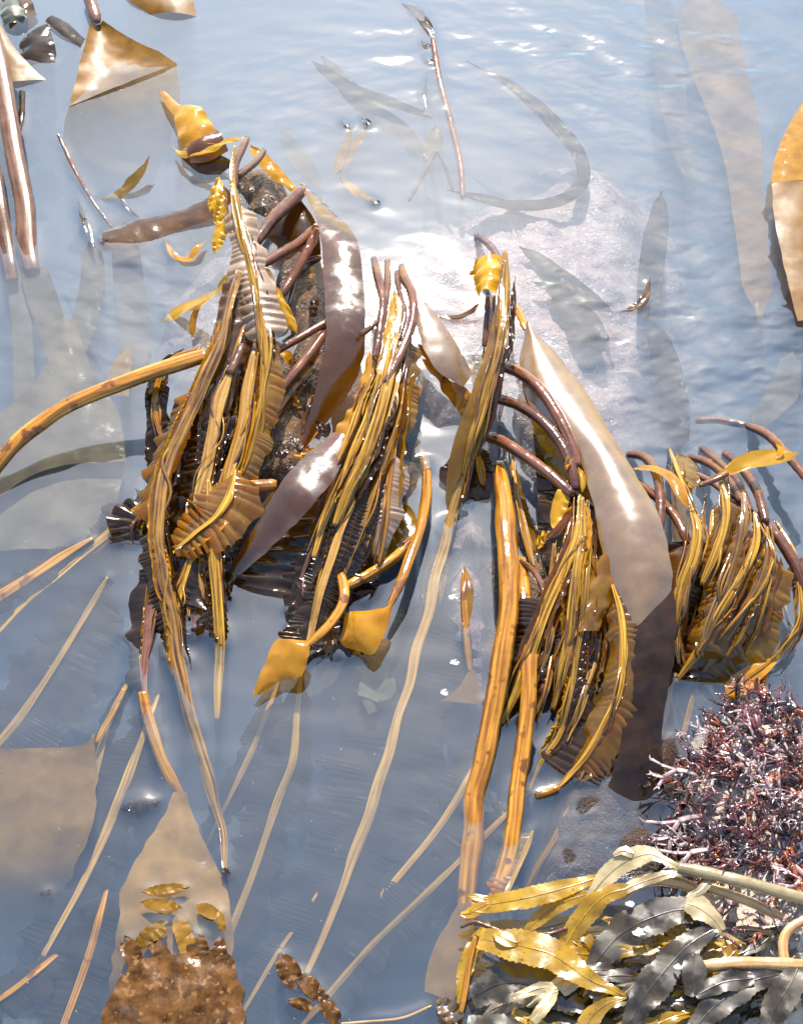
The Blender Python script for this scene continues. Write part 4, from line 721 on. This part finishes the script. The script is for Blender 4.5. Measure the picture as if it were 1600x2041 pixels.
# ------------------------------------------------------------------ drowned straps behind
dr = [
    ('broad pale drowned strap descending at the upper right', [(1395,-40,-34),(1430,120,-32),(1468,260,-30),(1490,400,-28),(1505,520,-26),(1515,640,-26)], 120, 'subb', (1,.95,.8,.55,.5,.5)),
    ('grey drowned strap left of the broad pale one', [(1300,-40,-44),(1330,120,-44),(1350,260,-42),(1380,380,-40)], 60, 'subg', (1,1,.8,.5)),
    ('dark drowned strap looping in a wide ring over the pink rock', [(930,120,-14),(1020,170,-13),(1100,240,-12),(1155,310,-11),(1158,365,-10),(1110,400,-10),(1030,408,-10),(950,392,-10),(890,378,-11)], 34, 'subd', (.4,.6,.9,1,.8,1,1,.8,.4)),
    ('dark drowned strap crossing toward the floating stem', [(620,120,-16),(690,170,-14),(770,200,-12),(830,222,-10),(862,236,-8)], 36, 'subd', (.5,1,1,.8,.4)),
    ('tan drowned strap crossing under the dark one', [(640,110,-22),(720,200,-22),(800,260,-20),(850,320,-18)], 46, 'subg', (.4,1,1,.4)),
    ('dark drowned blade over the pink rock below the ring', [(1035,490,-11),(1080,520,-11),(1130,560,-10),(1180,600,-8),(1225,625,-4)], 46, 'subd', (.3,.8,1,1,.3)),
    ('slimmer dark drowned blade crossing the pink rock', [(1060,560,-9),(1110,580,-9),(1160,640,-9),(1200,700,-9)], 70, 'subd', (.2,.7,1,.8)),
    ('dark drowned strap falling at the right of the pink rock', [(1318,380,-14),(1310,450,-14),(1298,540,-14),(1290,640,-16)], 52, 'subd', (.4,1,1,.8)),
    ('rippled dark drowned strap right of the pale mauve blade', [(1300,640,-16),(1330,740,-16),(1350,840,-14),(1352,900,-12)], 60, 'subd', (.6,1,1,.5)),
    ('dim drowned strap beside the broad pale one', [(1580,700,-20),(1560,780,-20),(1500,850,-20)], 60, 'subg', (.6,1,.6)),
    ('forked pale drowned leaf left of the floating stem', [(735,245,-1),(715,275,-6),(690,310,-9),(668,345,-10)], 34, 'subb', (.15,.6,1,.6)),
    ('second pale drowned leaf beside the forked one', [(702,252,-1),(690,285,-6),(672,325,-10)], 26, 'subb', (.15,.7,.9)),
    ('tan drowned leaf pointing to a surface bubble', [(676,350,-9),(710,380,-5),(750,402,0)], 24, 'subb', (.4,1,.3)),
    ('small drowned fan where the thin stem forks', [(872,250,-9),(866,285,-10),(848,318,-11)], 40, 'subg', (.3,1,.3)),
    ('dim brown drowned strap left of the upper pile', [(560,260,-26),(600,320,-24),(640,370,-18)], 50, 'subg', (.4,1,.5)),
]
for lb, pts, w, mt, pf in dr: leaf(lb, pts, w, mt, amp=.8, prof=pf, lam_=120, name='kelp_strap', cat='kelp')
stalk('thin stem dropping through the water from the floating tip', [(862,75,2),(876,160,-2),(900,250,-6),(918,330,-8),(922,395,-9)], 13, 'stipe', name='weed_thread')
leaf('white edged weed tip floating at the top middle', [(800,5,0),(830,22,1),(852,52,2),(866,88,0)], 26, 'dark', prof=(.3,.9,.8,.1), amp=.6)
leaf('tiny dark weed tip in a water dimple below the floating tip', [(850,150,0),(846,185,1),(850,225,0)], 9, 'dark', prof=(.2,1,.2), amp=.3)
stalk('forked thin stem under water, left branch', [(868,300,-10),(845,345,-10),(815,400,-9)], 8, 'subg', name='weed_thread', cat='seaweed')
stalk('forked thin stem under water, right branch', [(872,300,-10),(890,340,-10),(902,378,-9)], 7, 'subg', name='weed_thread', cat='seaweed')
leaf('brown kelp edge curling out of the water over the pink rock', [(1230,622,-1),(1262,612,2),(1285,590,4),(1296,550,2)], 16, 'brown', prof=(.2,1,.9,.2), amp=.5)
for px, py, lb in [(850,90,'by the floating tip'), (858,122,'below the floating tip'), (748,402,'at the end of the tan drowned leaf'), (732,243,'at the forked pale leaf'), (690,248,'left of the forked pale leaf'), (450,1738,'at the tip of the long olive midrib'), (205,480,'at the mauve strap end')]:
    leaf('small wet weed scrap floating %s' % lb, [(px-9,py-7,0),(px,py,2),(px+9,py+7,0)], 15, 'dark', amp=1.5, lam_=12, name='weed_scrap')
leaf('dark weed clump floating under the long lower left midrib', [(240,1612,-1),(275,1605,-1),(320,1595,-2)], 34, 'dark', amp=2, lam_=16, name='weed_scrap')
leaf('black weed speck floating by the big lower left fan', [(80,1782,0),(90,1780,1),(102,1778,0)], 13, 'dark', amp=1.5, lam_=8, name='weed_scrap')
lam('pale translucent forked weed under water in the channel', [([(735,1320,-6),(720,1350,-7),(712,1385,-8)], [(775,1330,-6),(768,1365,-7),(752,1400,-8)], 'film', dict(bulge=1, ruf=(1,2,1))),
    ([(718,1370,-8),(722,1400,-9),(735,1425,-10)], [(740,1370,-8),(745,1395,-9),(752,1418,-10)], 'film', dict(bulge=1)), ([(752,1360,-8),(748,1385,-9),(752,1400,-10)], [(785,1350,-8),(788,1375,-9),(780,1392,-10)], 'film', dict(bulge=1))], name='pale_weed', cat='seaweed')
for (px, py, rr, lb) in [(902,1190,9,'beside the small channel kelp'), (885,1380,7,'below the small channel kelp'), (905,1320,8,'between the channel kelp and golden stalk'), (430,640,7,'under the long yellow leaf')]:
    leaf('small white shell chip under water %s' % lb, [(px-rr,py,-7),(px,py-2,-5),(px+rr,py+3,-7)], 14, 'shell', amp=1, lam_=10, name='shell_chip', cat='shell')
# ------------------------------------------------------------------ toothed wrack on the shore rock
def wrack(label, pts, w, mat, forks=(), rib='wst', teeth=13, tooth=.11, amp=1.0, prof=(.35,.8,1,1,.75,.3), stem=None, cat='wrack', curl=0):
    """toothed flat frond: blade parts with serrated margin, raised midrib, optional stem"""
    e = None; b = None
    for k, (pp, ww, pf) in enumerate([(pts, w, prof)]+[(f[0], f[1], f[2] if len(f) > 2 else (.5,1,.9,.35)) for f in forks]):
        C, wf, L = centre(pp, teeth/4); n = len(C); kk = np.array([MPP(c) for c in C])
        half = ww*.5*kk*np.interp(np.linspace(0, 1, n), np.linspace(0, 1, len(pf)), pf)*(1+.1*wnoise(n, L/30))
        T = frame(C); S = np.cross(T, [0, 0, 1]); S /= np.linalg.norm(S, axis=1)[:, None]+1e-9; N = np.cross(S, T)
        s = np.linspace(0, L/teeth, n); sawl = (s % 1.0)*(1+.5*wnoise(n, L/teeth)); sawr = ((s+.45) % 1.0)*(1+.5*wnoise(n, L/teeth))
        u = np.array([-1, -.72, -.4, -.12, .12, .4, .72, 1.]); m = len(u)
        hl = half*(1+tooth*(sawl-.5)); hr = half*(1+tooth*(sawr-.5))
        # the inner columns follow the smooth half width so only the margin is toothed
        Wd = np.where(np.abs(u)[None] > .9, np.where(u[None] < 0, hl[:, None], hr[:, None]), half[:, None])*u[None]
        ph = 2*math.pi*L/70*np.linspace(0, 1, n)+RNG.uniform(0, 6)
        D = .5*amp/1000*np.sin(ph[:, None]+1.2*u[None]*np.sign(RNG.uniform(-1, 1)))*np.abs(u)[None]**1.2+curl/1000*u[None]**2
        V = (C[:, None]+S[:, None]*Wd[:, :, None]+N[:, None]*D[:, :, None]).reshape(-1, 3); note(V)
        F = [(i*m+j, i*m+j+1, (i+1)*m+j+1, (i+1)*m+j) for i in range(n-1) for j in range(m-1)]
        uv = np.column_stack([np.tile(u*2, n), np.repeat(np.linspace(0, 1, n), m)*L/60])
        if e is None: b = C[0]; e = empty('wrack_frond', b)
        put('blade' if k == 0 else 'branch', mkmesh('blade', V-b, F, M[mat], uv), e)
        me, _, _, _ = tube_mesh('midrib', [tuple(q[:2])+(q[2]+.15,) for q in pp], max(3, ww*.05), mat, .3, (.9, .1), base=b, sides=8); put('midrib', me, e)
    if stem:
        me, _, _, _ = tube_mesh('stem', stem[0], stem[1], stem[2] if len(stem) > 2 else 'wst', .7, (1, .8), base=b, bumpy=.05); put('stem', me, e)
    return tag(e, label, cat)

wrack('dull olive wrack frond lying broad at the bottom of the pile', [(1260,1985,26),(1180,1985,25),(1080,1965,22),(1000,1960,18),(940,1990,12)], 84, 'wrk', rib=None, amp=2, prof=(.4,.9,1,1,.5))
wrack('dull dark wrack frond under the yellow ones at the rock edge', [(1180,1890,24),(1100,1910,22),(1040,1890,16),(990,1860,10)], 60, 'wrk', rib=None, amp=2)
wrack('shaded wrack frond along the bottom edge', [(1330,2030,24),(1230,2050,22),(1120,2040,18),(1010,2050,14),(930,2040,10)], 74, 'wrk', rib=None, amp=2, prof=(.5,1,1,1,.5))
wrack('grey blue wrack frond spread across the pile middle', [(1425,1828,40),(1370,1812,41),(1300,1828,40),(1230,1868,36),(1165,1945,30)], 70, 'wrk', rib='wrk', amp=1.6)
wrack('grey blue wrack frond slanting down to the bottom edge', [(1425,1850,42),(1370,1885,42),(1320,1940,40),(1275,2000,37),(1240,2070,32)], 64, 'wrk', rib='wrk', amp=1.6, forks=[([(1380,1900,43),(1382,1950,41),(1372,1985,39)], 50)])
wrack('pale grey wrack frond facing the sky near the bottom right', [(1560,1940,40),(1500,1955,41),(1450,1985,40),(1400,2030,37),(1370,2080,34)], 58, 'wrk', rib='wrk', amp=2, forks=[([(1500,1950,42),(1440,1958,42),(1385,1985,40)], 44)])
wrack('grey wrack frond standing at the bottom right corner', [(1600,1905,42),(1575,1960,42),(1545,2010,40),(1520,2080,36)], 54, 'wrk', rib='wrk', amp=2)
wrack('brown grey wrack frond low in the bottom right', [(1470,1960,34),(1440,2010,33),(1420,2080,30)], 66, 'wrk', rib='wrk', amp=2.5)
wrack('olive wrack frond tucked under the tan stem', [(1480,1880,30),(1440,1920,30),(1400,1950,28)], 46, 'wrg', rib=None, amp=2)
wrack('yellow tongue of wrack with forked tip over the water', [(1195,1748,30),(1130,1768,30),(1060,1787,27),(990,1800,22),(940,1806,18)], 42, 'wrg', rib=None, amp=1, forks=[([(975,1800,21),(935,1820,18),(918,1822,17)], 26), ([(985,1795,21),(945,1788,19),(930,1786,18)], 18)], prof=(.35,.7,1,1,.9,.7))
wrack('golden toothed wrack strap hanging below the pale branch', [(1262,1768,40),(1205,1785,38),(1160,1830,32),(1128,1880,27),(1112,1920,24)], 44, 'wrg', rib=None, amp=1.2)
wrack('narrow golden wrack strap left of the hanging one', [(1180,1780,30),(1130,1795,28),(1080,1825,22),(1045,1860,18)], 34, 'wrg', rib=None, amp=1.5)
wrack('wide yellow wrack frond with blunt double tip', [(1245,1985,36),(1170,1950,36),(1105,1905,34),(1050,1888,31),(995,1878,27),(955,1870,24)], 70, 'wrg', rib=None, amp=1.6, prof=(.15,.5,.9,1,.9,.6), forks=[([(1030,1880,31),(1000,1868,29),(985,1858,27)], 30)])
wrack('pale yellow wrack tip curling up at the bottom middle', [(1160,2060,32),(1180,2025,34),(1210,2000,36),(1248,1988,38)], 42, 'wrg', rib=None, amp=1, prof=(1,.9,.6,.1))
wrack('pale branching wrack stretched over the dark water', [(1350,1728,46),(1320,1712,47),(1290,1702,46),(1245,1718,42),(1205,1750,36),(1168,1795,30)], 46, 'wrp', rib='wrp', amp=1.2, prof=(.3,.5,1,.9,.7,.25),
      forks=[([(1400,1735,46),(1330,1742,45),(1250,1770,40),(1180,1808,34)], 26, (.6,.8,.9,.4)), ([(1420,1745,46),(1395,1775,46),(1372,1785,45)], 22, (.8,.8,.5)), ([(1262,1702,45),(1240,1695,44),(1222,1705,42)], 26, (.8,.9,.3))],
      stem=([(1650,1800,42),(1580,1785,46),(1500,1762,48),(1420,1742,48),(1350,1728,46)], 26, 'wrp'))
wrack('pale grey wrack branch with a blunt toothed head', [(1440,1855,42),(1420,1830,44),(1390,1808,45),(1365,1800,45)], 52, 'wrp', rib='wrp', amp=1.5, prof=(.3,.7,1,.6))
rw_ = np.random.default_rng(31)
for k in range(34):
    x0, y0 = rw_.uniform(1150, 1640), rw_.uniform(1830, 2060)
    if y0 < 1830+(1250-x0)*.15: continue
    a0 = math.radians(rw_.uniform(150, 235)); Lw = rw_.uniform(110, 200); bend = rw_.uniform(-.7, .7); pt = [(x0, y0, rw_.uniform(22, 31))]
    for st in range(4):
        a0 += bend/4; pt.append((pt[-1][0]+math.cos(a0)*Lw/4, pt[-1][1]-math.sin(a0)*Lw/4*.8, pt[-1][2]+rw_.uniform(-3, 3)))
    fk = [([pt[2], (pt[3][0]+sg*math.sin(a0)*Lw*.12, pt[3][1]+sg*math.cos(a0)*Lw*.12, pt[3][2]+2), (pt[4][0]+sg*math.sin(a0)*Lw*.2+math.cos(a0)*Lw*.1, pt[4][1]+sg*math.cos(a0)*Lw*.2-math.sin(a0)*Lw*.08, pt[4][2])], rw_.uniform(18, 30), (.6,1,.95,.6)) for sg in (-1, 1)]
    o = wrack('narrow olive dark wrack frond layered in the pile on the shore rock', pt, rw_.uniform(22, 36), ['wrk', 'wrg', 'wrk', 'wrg', 'wrp'][k % 5], rib=None, amp=2.5, forks=fk, prof=(.3,.6,.9,.8,.4,.1))
    o['group'] = 'layered wrack fronds'
stalk('tan wrack stem lying across the bottom right rock', [(1640,1925,38),(1560,1922,40),(1480,1920,40),(1395,1926,38)], 27, 'wst', name='wrack_branch', cat='wrack', bumpy=.05)
stalk('pink tan wrack stem under the pale branch', [(1420,1800,34),(1370,1765,38),(1310,1752,38),(1265,1762,36),(1235,1790,33)], 25, 'wst', name='wrack_branch', cat='wrack', bumpy=.05)
stalk('orange wrack stem slanting behind the pale branch', [(1560,1830,34),(1500,1800,36),(1440,1778,37),(1400,1765,37)], 20, 'wst', name='wrack_branch', cat='wrack', bumpy=.05)
stalk('upright tan wrack stem by the right edge', [(1565,1935,36),(1560,1880,40),(1575,1850,42),(1620,1825,42)], 20, 'wst', name='wrack_branch', cat='wrack', bumpy=.05)
stalk('brown twisted stem over the golden wrack', [(918,1848,18),(945,1838,22),(980,1850,24),(1030,1866,26),(1090,1862,28),(1130,1850,30)], 9, 'stipe', name='wrack_branch', cat='wrack', bumpy=.12)
stalk('golden edged strip standing at the rock edge', [(948,1865,16),(935,1920,15),(928,1970,14),(918,2020,13)], 12, 'stipo', name='wrack_branch', cat='wrack')
wrack('brown curled strip at the rock edge', [(975,1840,16),(945,1880,14),(925,1940,12),(915,2000,10)], 30, 'wrg', rib=None, amp=2)
leaf('crumpled clear weed scrap at the bottom edge by the rock', [(870,2000,4),(895,2015,6),(915,2050,5)], 46, 'pale', amp=4, lam_=18, name='weed_scrap')
stalk('thin pink stem lying under water at the bottom', [(630,2045,-3),(720,2038,-3),(800,2030,-2),(860,2005,1)], 7, 'wst', name='weed_thread', cat='seaweed')
for px, py, zz, rr, lb in [(1272,1856,44,13,'on the grey blue wrack'), (1290,1850,44,8,'on the grey blue wrack, smaller'), (1255,1800,40,9,'below the pale branch'), (1350,1925,44,8,'by the blunt toothed head')]:
    leaf('white limpet chip %s' % lb, [(px-rr,py,zz),(px,py,zz+3),(px+rr,py+2,zz)], rr*1.5, 'shell', amp=.6, lam_=20, name='shell_chip', cat='shell')

# ------------------------------------------------------------------ purple red weed turf on the shore rock
def red_proto(seed, mat, depth, length, wid):
    r = np.random.default_rng(seed); Vs = []; Fs = []; UV = []; off = 0
    def br(p, d, L, w, lev):
        nonlocal off
        n = 5; bend = r.normal(0, .6, 3); pts = [p]
        dd = d.copy()
        for i in range(n-1):
            dd = dd+bend*.25; dd /= np.linalg.norm(dd); pts.append(pts[-1]+dd*L/(n-1))
        C = np.array(pts); rr = np.linspace(w, w*(1.35 if lev < depth else .4), n)
        V, F, uv = tube_geo(C, rr, .24, 6, 0, r.uniform(-.6, .6)); Vs.append(V); UV.append(uv)
        Fs.extend([tuple(q+off for q in f) for f in F]); off += len(V)
        if lev < depth:
            s = np.cross(dd, [0, 0, 1]); s /= np.linalg.norm(s)+1e-9
            for sg in (-1, 1):
                a = r.uniform(.3, .75)*sg; d2 = dd*math.cos(a)+s*math.sin(a)+np.array([0, 0, r.normal(0, .22)]); d2 /= np.linalg.norm(d2)
                if r.random() > .12: br(C[-1], d2, L*r.uniform(.55, .95), w*r.uniform(.68, .9), lev+1)
    br(np.zeros(3), np.array([1, 0, .25])/1.03, length, wid, 1)
    return mkmesh('red_seaweed_frond', np.vstack(Vs), Fs, M[mat], np.vstack(UV))
protos = [red_proto(100+i, mt, dp, ln, wd) for i, (mt, dp, ln, wd) in enumerate([
    ('red',4,.009,.0012), ('red',5,.007,.0011), ('redk',4,.010,.0013), ('red',4,.010,.0011), ('redo',3,.010,.0017), ('redp',5,.007,.0010), ('redo',4,.008,.0014), ('red',3,.013,.0013), ('redk',3,.012,.0017), ('redp',4,.010,.0011), ('redp',5,.008,.0010)])]
turf = [(1385,1480),(1440,1405),(1520,1365),(1620,1335),(1640,1560),(1640,1800),(1560,1800),(1480,1740),(1380,1745),(1335,1700),(1350,1600)]
from mathutils import Matrix
rr = np.random.default_rng(77); cnt = 0
spots = []
while cnt < 285:
    x, y = rr.uniform(1330, 1640), rr.uniform(1335, 1800)
    if not inpoly(np.array([x]), np.array([y]), turf)[0]: continue
    q = P(x, y, 18); gz = ground_z(q[0], q[1])
    if gz < -.01: continue
    spots.append((x, y, q[0], q[1], max(gz, .002))); cnt += 1
for x, y in [(1410,1840),(1470,1830),(1535,1880),(1590,1870),(1500,1860),(1440,1880),(1395,1860),(1560,1990),(1490,1900),(1420,1905),(1330,1900),(1350,1860)]:
    q = P(x, y, 20); spots.append((x, y, q[0], q[1], max(ground_z(q[0], q[1]), .01)))
for i, (x, y, wx, wy, gz) in enumerate(spots):
    o = put('red_seaweed_frond', protos[int(rr.choice(len(protos), p=[.11,.09,.04,.09,.09,.16,.09,.05,.03,.13,.12]))], loc=(wx, wy, gz+rr.uniform(.000, .006)))
    sc_ = rr.uniform(.7, 1.35); o.scale = (sc_, sc_, sc_)
    o.rotation_euler = (rr.normal(0, .5), rr.normal(-.2, .35), math.radians(rr.normal(165, 60)))
    if y < 1810: tag(o, 'small forked purple red frond in the dense turf on the shore rock', 'red seaweed', 'purple red weed turf')
    else: tag(o, 'small dark red frond poking out between the wrack fronds', 'red seaweed', 'red weed among the wrack')
# longer fronds that reach out over the water
for k, (x, y, ang, sc_, lb) in enumerate([(1400,1622,178,1.7,'long forked whitish tip reaching left over the dark water'), (1390,1540,150,1.4,'forked whitish tip at the upper left of the turf'), (1390,1505,130,1.2,'short whitish forked tip at the top of the turf'), (1420,1690,172,1.5,'forked tip over the water above the pale wrack'), (1540,1390,140,1.3,'rusty forked tip at the top of the turf near the yellow blade')]):
    q = P(x, y, 26); o = put('red_seaweed_frond', protos[[9, 9, 10, 9, 6][k]], loc=(q[0], q[1], .022)); o.scale = (sc_,)*3; o.rotation_euler = (0, -.05, math.radians(ang)); tag(o, lb, 'red seaweed')
# fine undergrowth of the turf that nobody could count
Vs = []; Fs = []; off = 0
for k in range(900):
    x, y = rr.uniform(1330, 1640), rr.uniform(1335, 2041)
    if y < 1800 and not inpoly(np.array([x]), np.array([y]), turf)[0]: continue
    if y >= 1800 and (rr.random() < .6 or x < 1380): continue
    q = P(x, y, 18); gz = ground_z(q[0], q[1])
    if gz < -.004: continue
    a = rr.uniform(0, 6.28); L = rr.uniform(.004, .012); d = np.array([math.cos(a), math.sin(a), rr.uniform(.1, .9)])
    C = np.array([[q[0], q[1], gz-.001]]+[[q[0]+d[0]*L*t+rr.normal(0, .0006), q[1]+d[1]*L*t+rr.normal(0, .0006), gz+d[2]*L*t*(1-.3*t)] for t in (.5, 1)])
    V, F, _ = tube_geo(C, np.array([.0009, .0012, .0004])*rr.uniform(.8, 1.7), .4, 5, 0); Vs.append(V); Fs.extend([tuple(q2+off for q2 in f) for f in F]); off += len(V)
me = mkmesh('weed_undergrowth', np.vstack(Vs), Fs, M['redp']); tag(put('weed_undergrowth', me), 'fine dark red weed undergrowth covering the shore rock', 'seaweed', kind='stuff')

# ------------------------------------------------------------------ specks of silt and foam in the water
sp = np.random.default_rng(5); Vs = []; Fs = []; off = 0
oc = np.array([[1,0,0],[-1,0,0],[0,1,0],[0,-1,0],[0,0,1],[0,0,-1.]]); of = [(0,2,4),(2,1,4),(1,3,4),(3,0,4),(2,0,5),(1,2,5),(3,1,5),(0,3,5)]
for k in range(260):
    q = P(sp.uniform(-20, 1620), sp.uniform(0, 2041), 0); r_ = sp.uniform(.0002, .0005)
    Vs.append(oc*r_*sp.uniform(.6, 1.4, 3)+np.array([q[0], q[1], -sp.uniform(.0, .006)])); Fs.extend([tuple(i+off for i in f) for f in of]); off += 6
tag(put('floating_specks', mkmesh('floating_specks', np.vstack(Vs), Fs, M['shell'])), 'tiny pale silt specks drifting in the water', 'silt', kind='stuff')

# ------------------------------------------------------------------ water
STEP = .002
fx = axis(-.47, .47, STEP, 60); fy = axis(-.45, .74, STEP, 150)
X, Y = np.meshgrid(fx, fy, indexing='ij'); nx, ny = X.shape
i0, i1 = np.searchsorted(fx, -.4701), np.searchsorted(fx, .4701); j0, j1 = np.searchsorted(fy, -.4501), np.searchsorted(fy, .7401)
mask = np.zeros((i1-i0, j1-j0))
pts = np.vstack(SURF); ii = np.round((pts[:, 0]+.47)/STEP).astype(int); jj = np.round((pts[:, 1]+.45)/STEP).astype(int)
ok = (ii >= 0) & (ii < mask.shape[0]) & (jj >= 0) & (jj < mask.shape[1]); mask[ii[ok], jj[ok]] = 1
def blur(a, s):
    k = np.exp(-np.arange(-int(3*s), int(3*s)+1)**2/(2*s*s)); k /= k.sum()
    a = np.apply_along_axis(lambda v: np.convolve(v, k, 'same'), 0, a); return np.apply_along_axis(lambda v: np.convolve(v, k, 'same'), 1, a)
men = blur(mask, 1.3)*.0011+blur(mask, 3.0)*.0011
rw = np.random.default_rng(9)
def waves(n, lo, hi, th0, spread, seed):
    r = np.random.default_rng(seed); h = np.zeros_like(X)
    for _ in range(n):
        lam_ = math.exp(r.uniform(math.log(lo), math.log(hi))); k = 2*math.pi/lam_; th = th0+r.normal(0, spread)
        h += (lam_/hi)**1.1*np.sin(k*(X*math.cos(th)+Y*math.sin(th))+r.uniform(0, 6.28)+1.2*np.sin(k*.31*(X*math.sin(th)-Y*math.cos(th))+r.uniform(0, 6.28)))
    return h/math.sqrt(n)
fadein = np.exp(-(np.hypot(X, Y-.15)/1.2)**4)
def around(px, py, rad):
    q = P(px, py); return np.exp(-((X-q[0])**2+(Y-q[1])**2)/(2*(rad*MPP(q))**2))
rough = .16+.9*around(1450, 720, 260)+.75*around(1250, 130, 330)+.55*around(250, 620, 150)+.3*around(560, 200, 160)+.05*around(900, 430, 200)
rough = rough*(1-.8*around(900, 330, 190))
H = .0013*waves(26, .018, .07, 1.35, .5, 1)*rough+.0003*waves(26, .007, .02, 1.45, .45, 2)*np.clip(rough-.15, 0, 1.2)+.0004*waves(8, .15, .4, 1.2, .8, 3)
Z = H*fadein
Z[i0:i1, j0:j1] += men
V = np.column_stack([X.ravel(), Y.ravel(), Z.ravel()])
I, J = np.meshgrid(np.arange(nx-1), np.arange(ny-1), indexing='ij'); I = I.ravel(); J = J.ravel()
nV = len(V)
ring = [i*ny for i in range(nx)]+[(nx-1)*ny+j for j in range(1, ny)]+[i*ny+ny-1 for i in range(nx-2, -1, -1)]+[j for j in range(ny-2, 0, -1)]
low = V[ring].copy(); low[:, 2] = -.8; V = np.vstack([V, low]); nr = len(ring)
Fq = np.column_stack([I*ny+J, (I+1)*ny+J, (I+1)*ny+J+1, I*ny+J+1]).astype(np.int32)
side = np.array([[ring[k], nV+k, nV+(k+1) % nr, ring[(k+1) % nr]] for k in range(nr)], np.int32)
Fq = np.vstack([Fq, side]); ngon = np.array([nV+k for k in range(nr)][::-1], np.int32)
me = bpy.data.meshes.new('water'); me.vertices.add(len(V)); me.vertices.foreach_set('co', V.astype(np.float32).ravel())
me.loops.add(len(Fq)*4+nr); me.loops.foreach_set('vertex_index', np.concatenate([Fq.ravel(), ngon])); me.polygons.add(len(Fq)+1)
me.polygons.foreach_set('loop_start', np.arange(0, len(Fq)*4+1, 4, dtype=np.int32)); me.polygons.foreach_set('use_smooth', np.ones(len(Fq)+1, bool)); me.update(calc_edges=True); me.validate()
m, nt = newmat('sea_water'); L = nt.links.new
tp = nd(nt, 'ShaderNodeBsdfTransparent'); tp.inputs[0].default_value = (.9, .95, .97, 1)
gl = nd(nt, 'ShaderNodeBsdfGlossy', Roughness=.035); gl.inputs[0].default_value = (1, 1, 1, 1)
mm = nd(nt, 'ShaderNodeMixShader'); L(schlick(nt, .078), mm.inputs[0]); L(tp.outputs[0], mm.inputs[1]); L(gl.outputs[0], mm.inputs[2])
out = nd(nt, 'ShaderNodeOutputMaterial'); L(mm.outputs[0], out.inputs[0])
pv = nd(nt, 'ShaderNodeVolumePrincipled', Density=7.5, Anisotropy=.2); pv.inputs['Color'].default_value = (.36, .43, .56, 1)
L(pv.outputs[0], out.inputs['Volume'])
me.materials.append(m); tag(put('water', me), kind='structure')
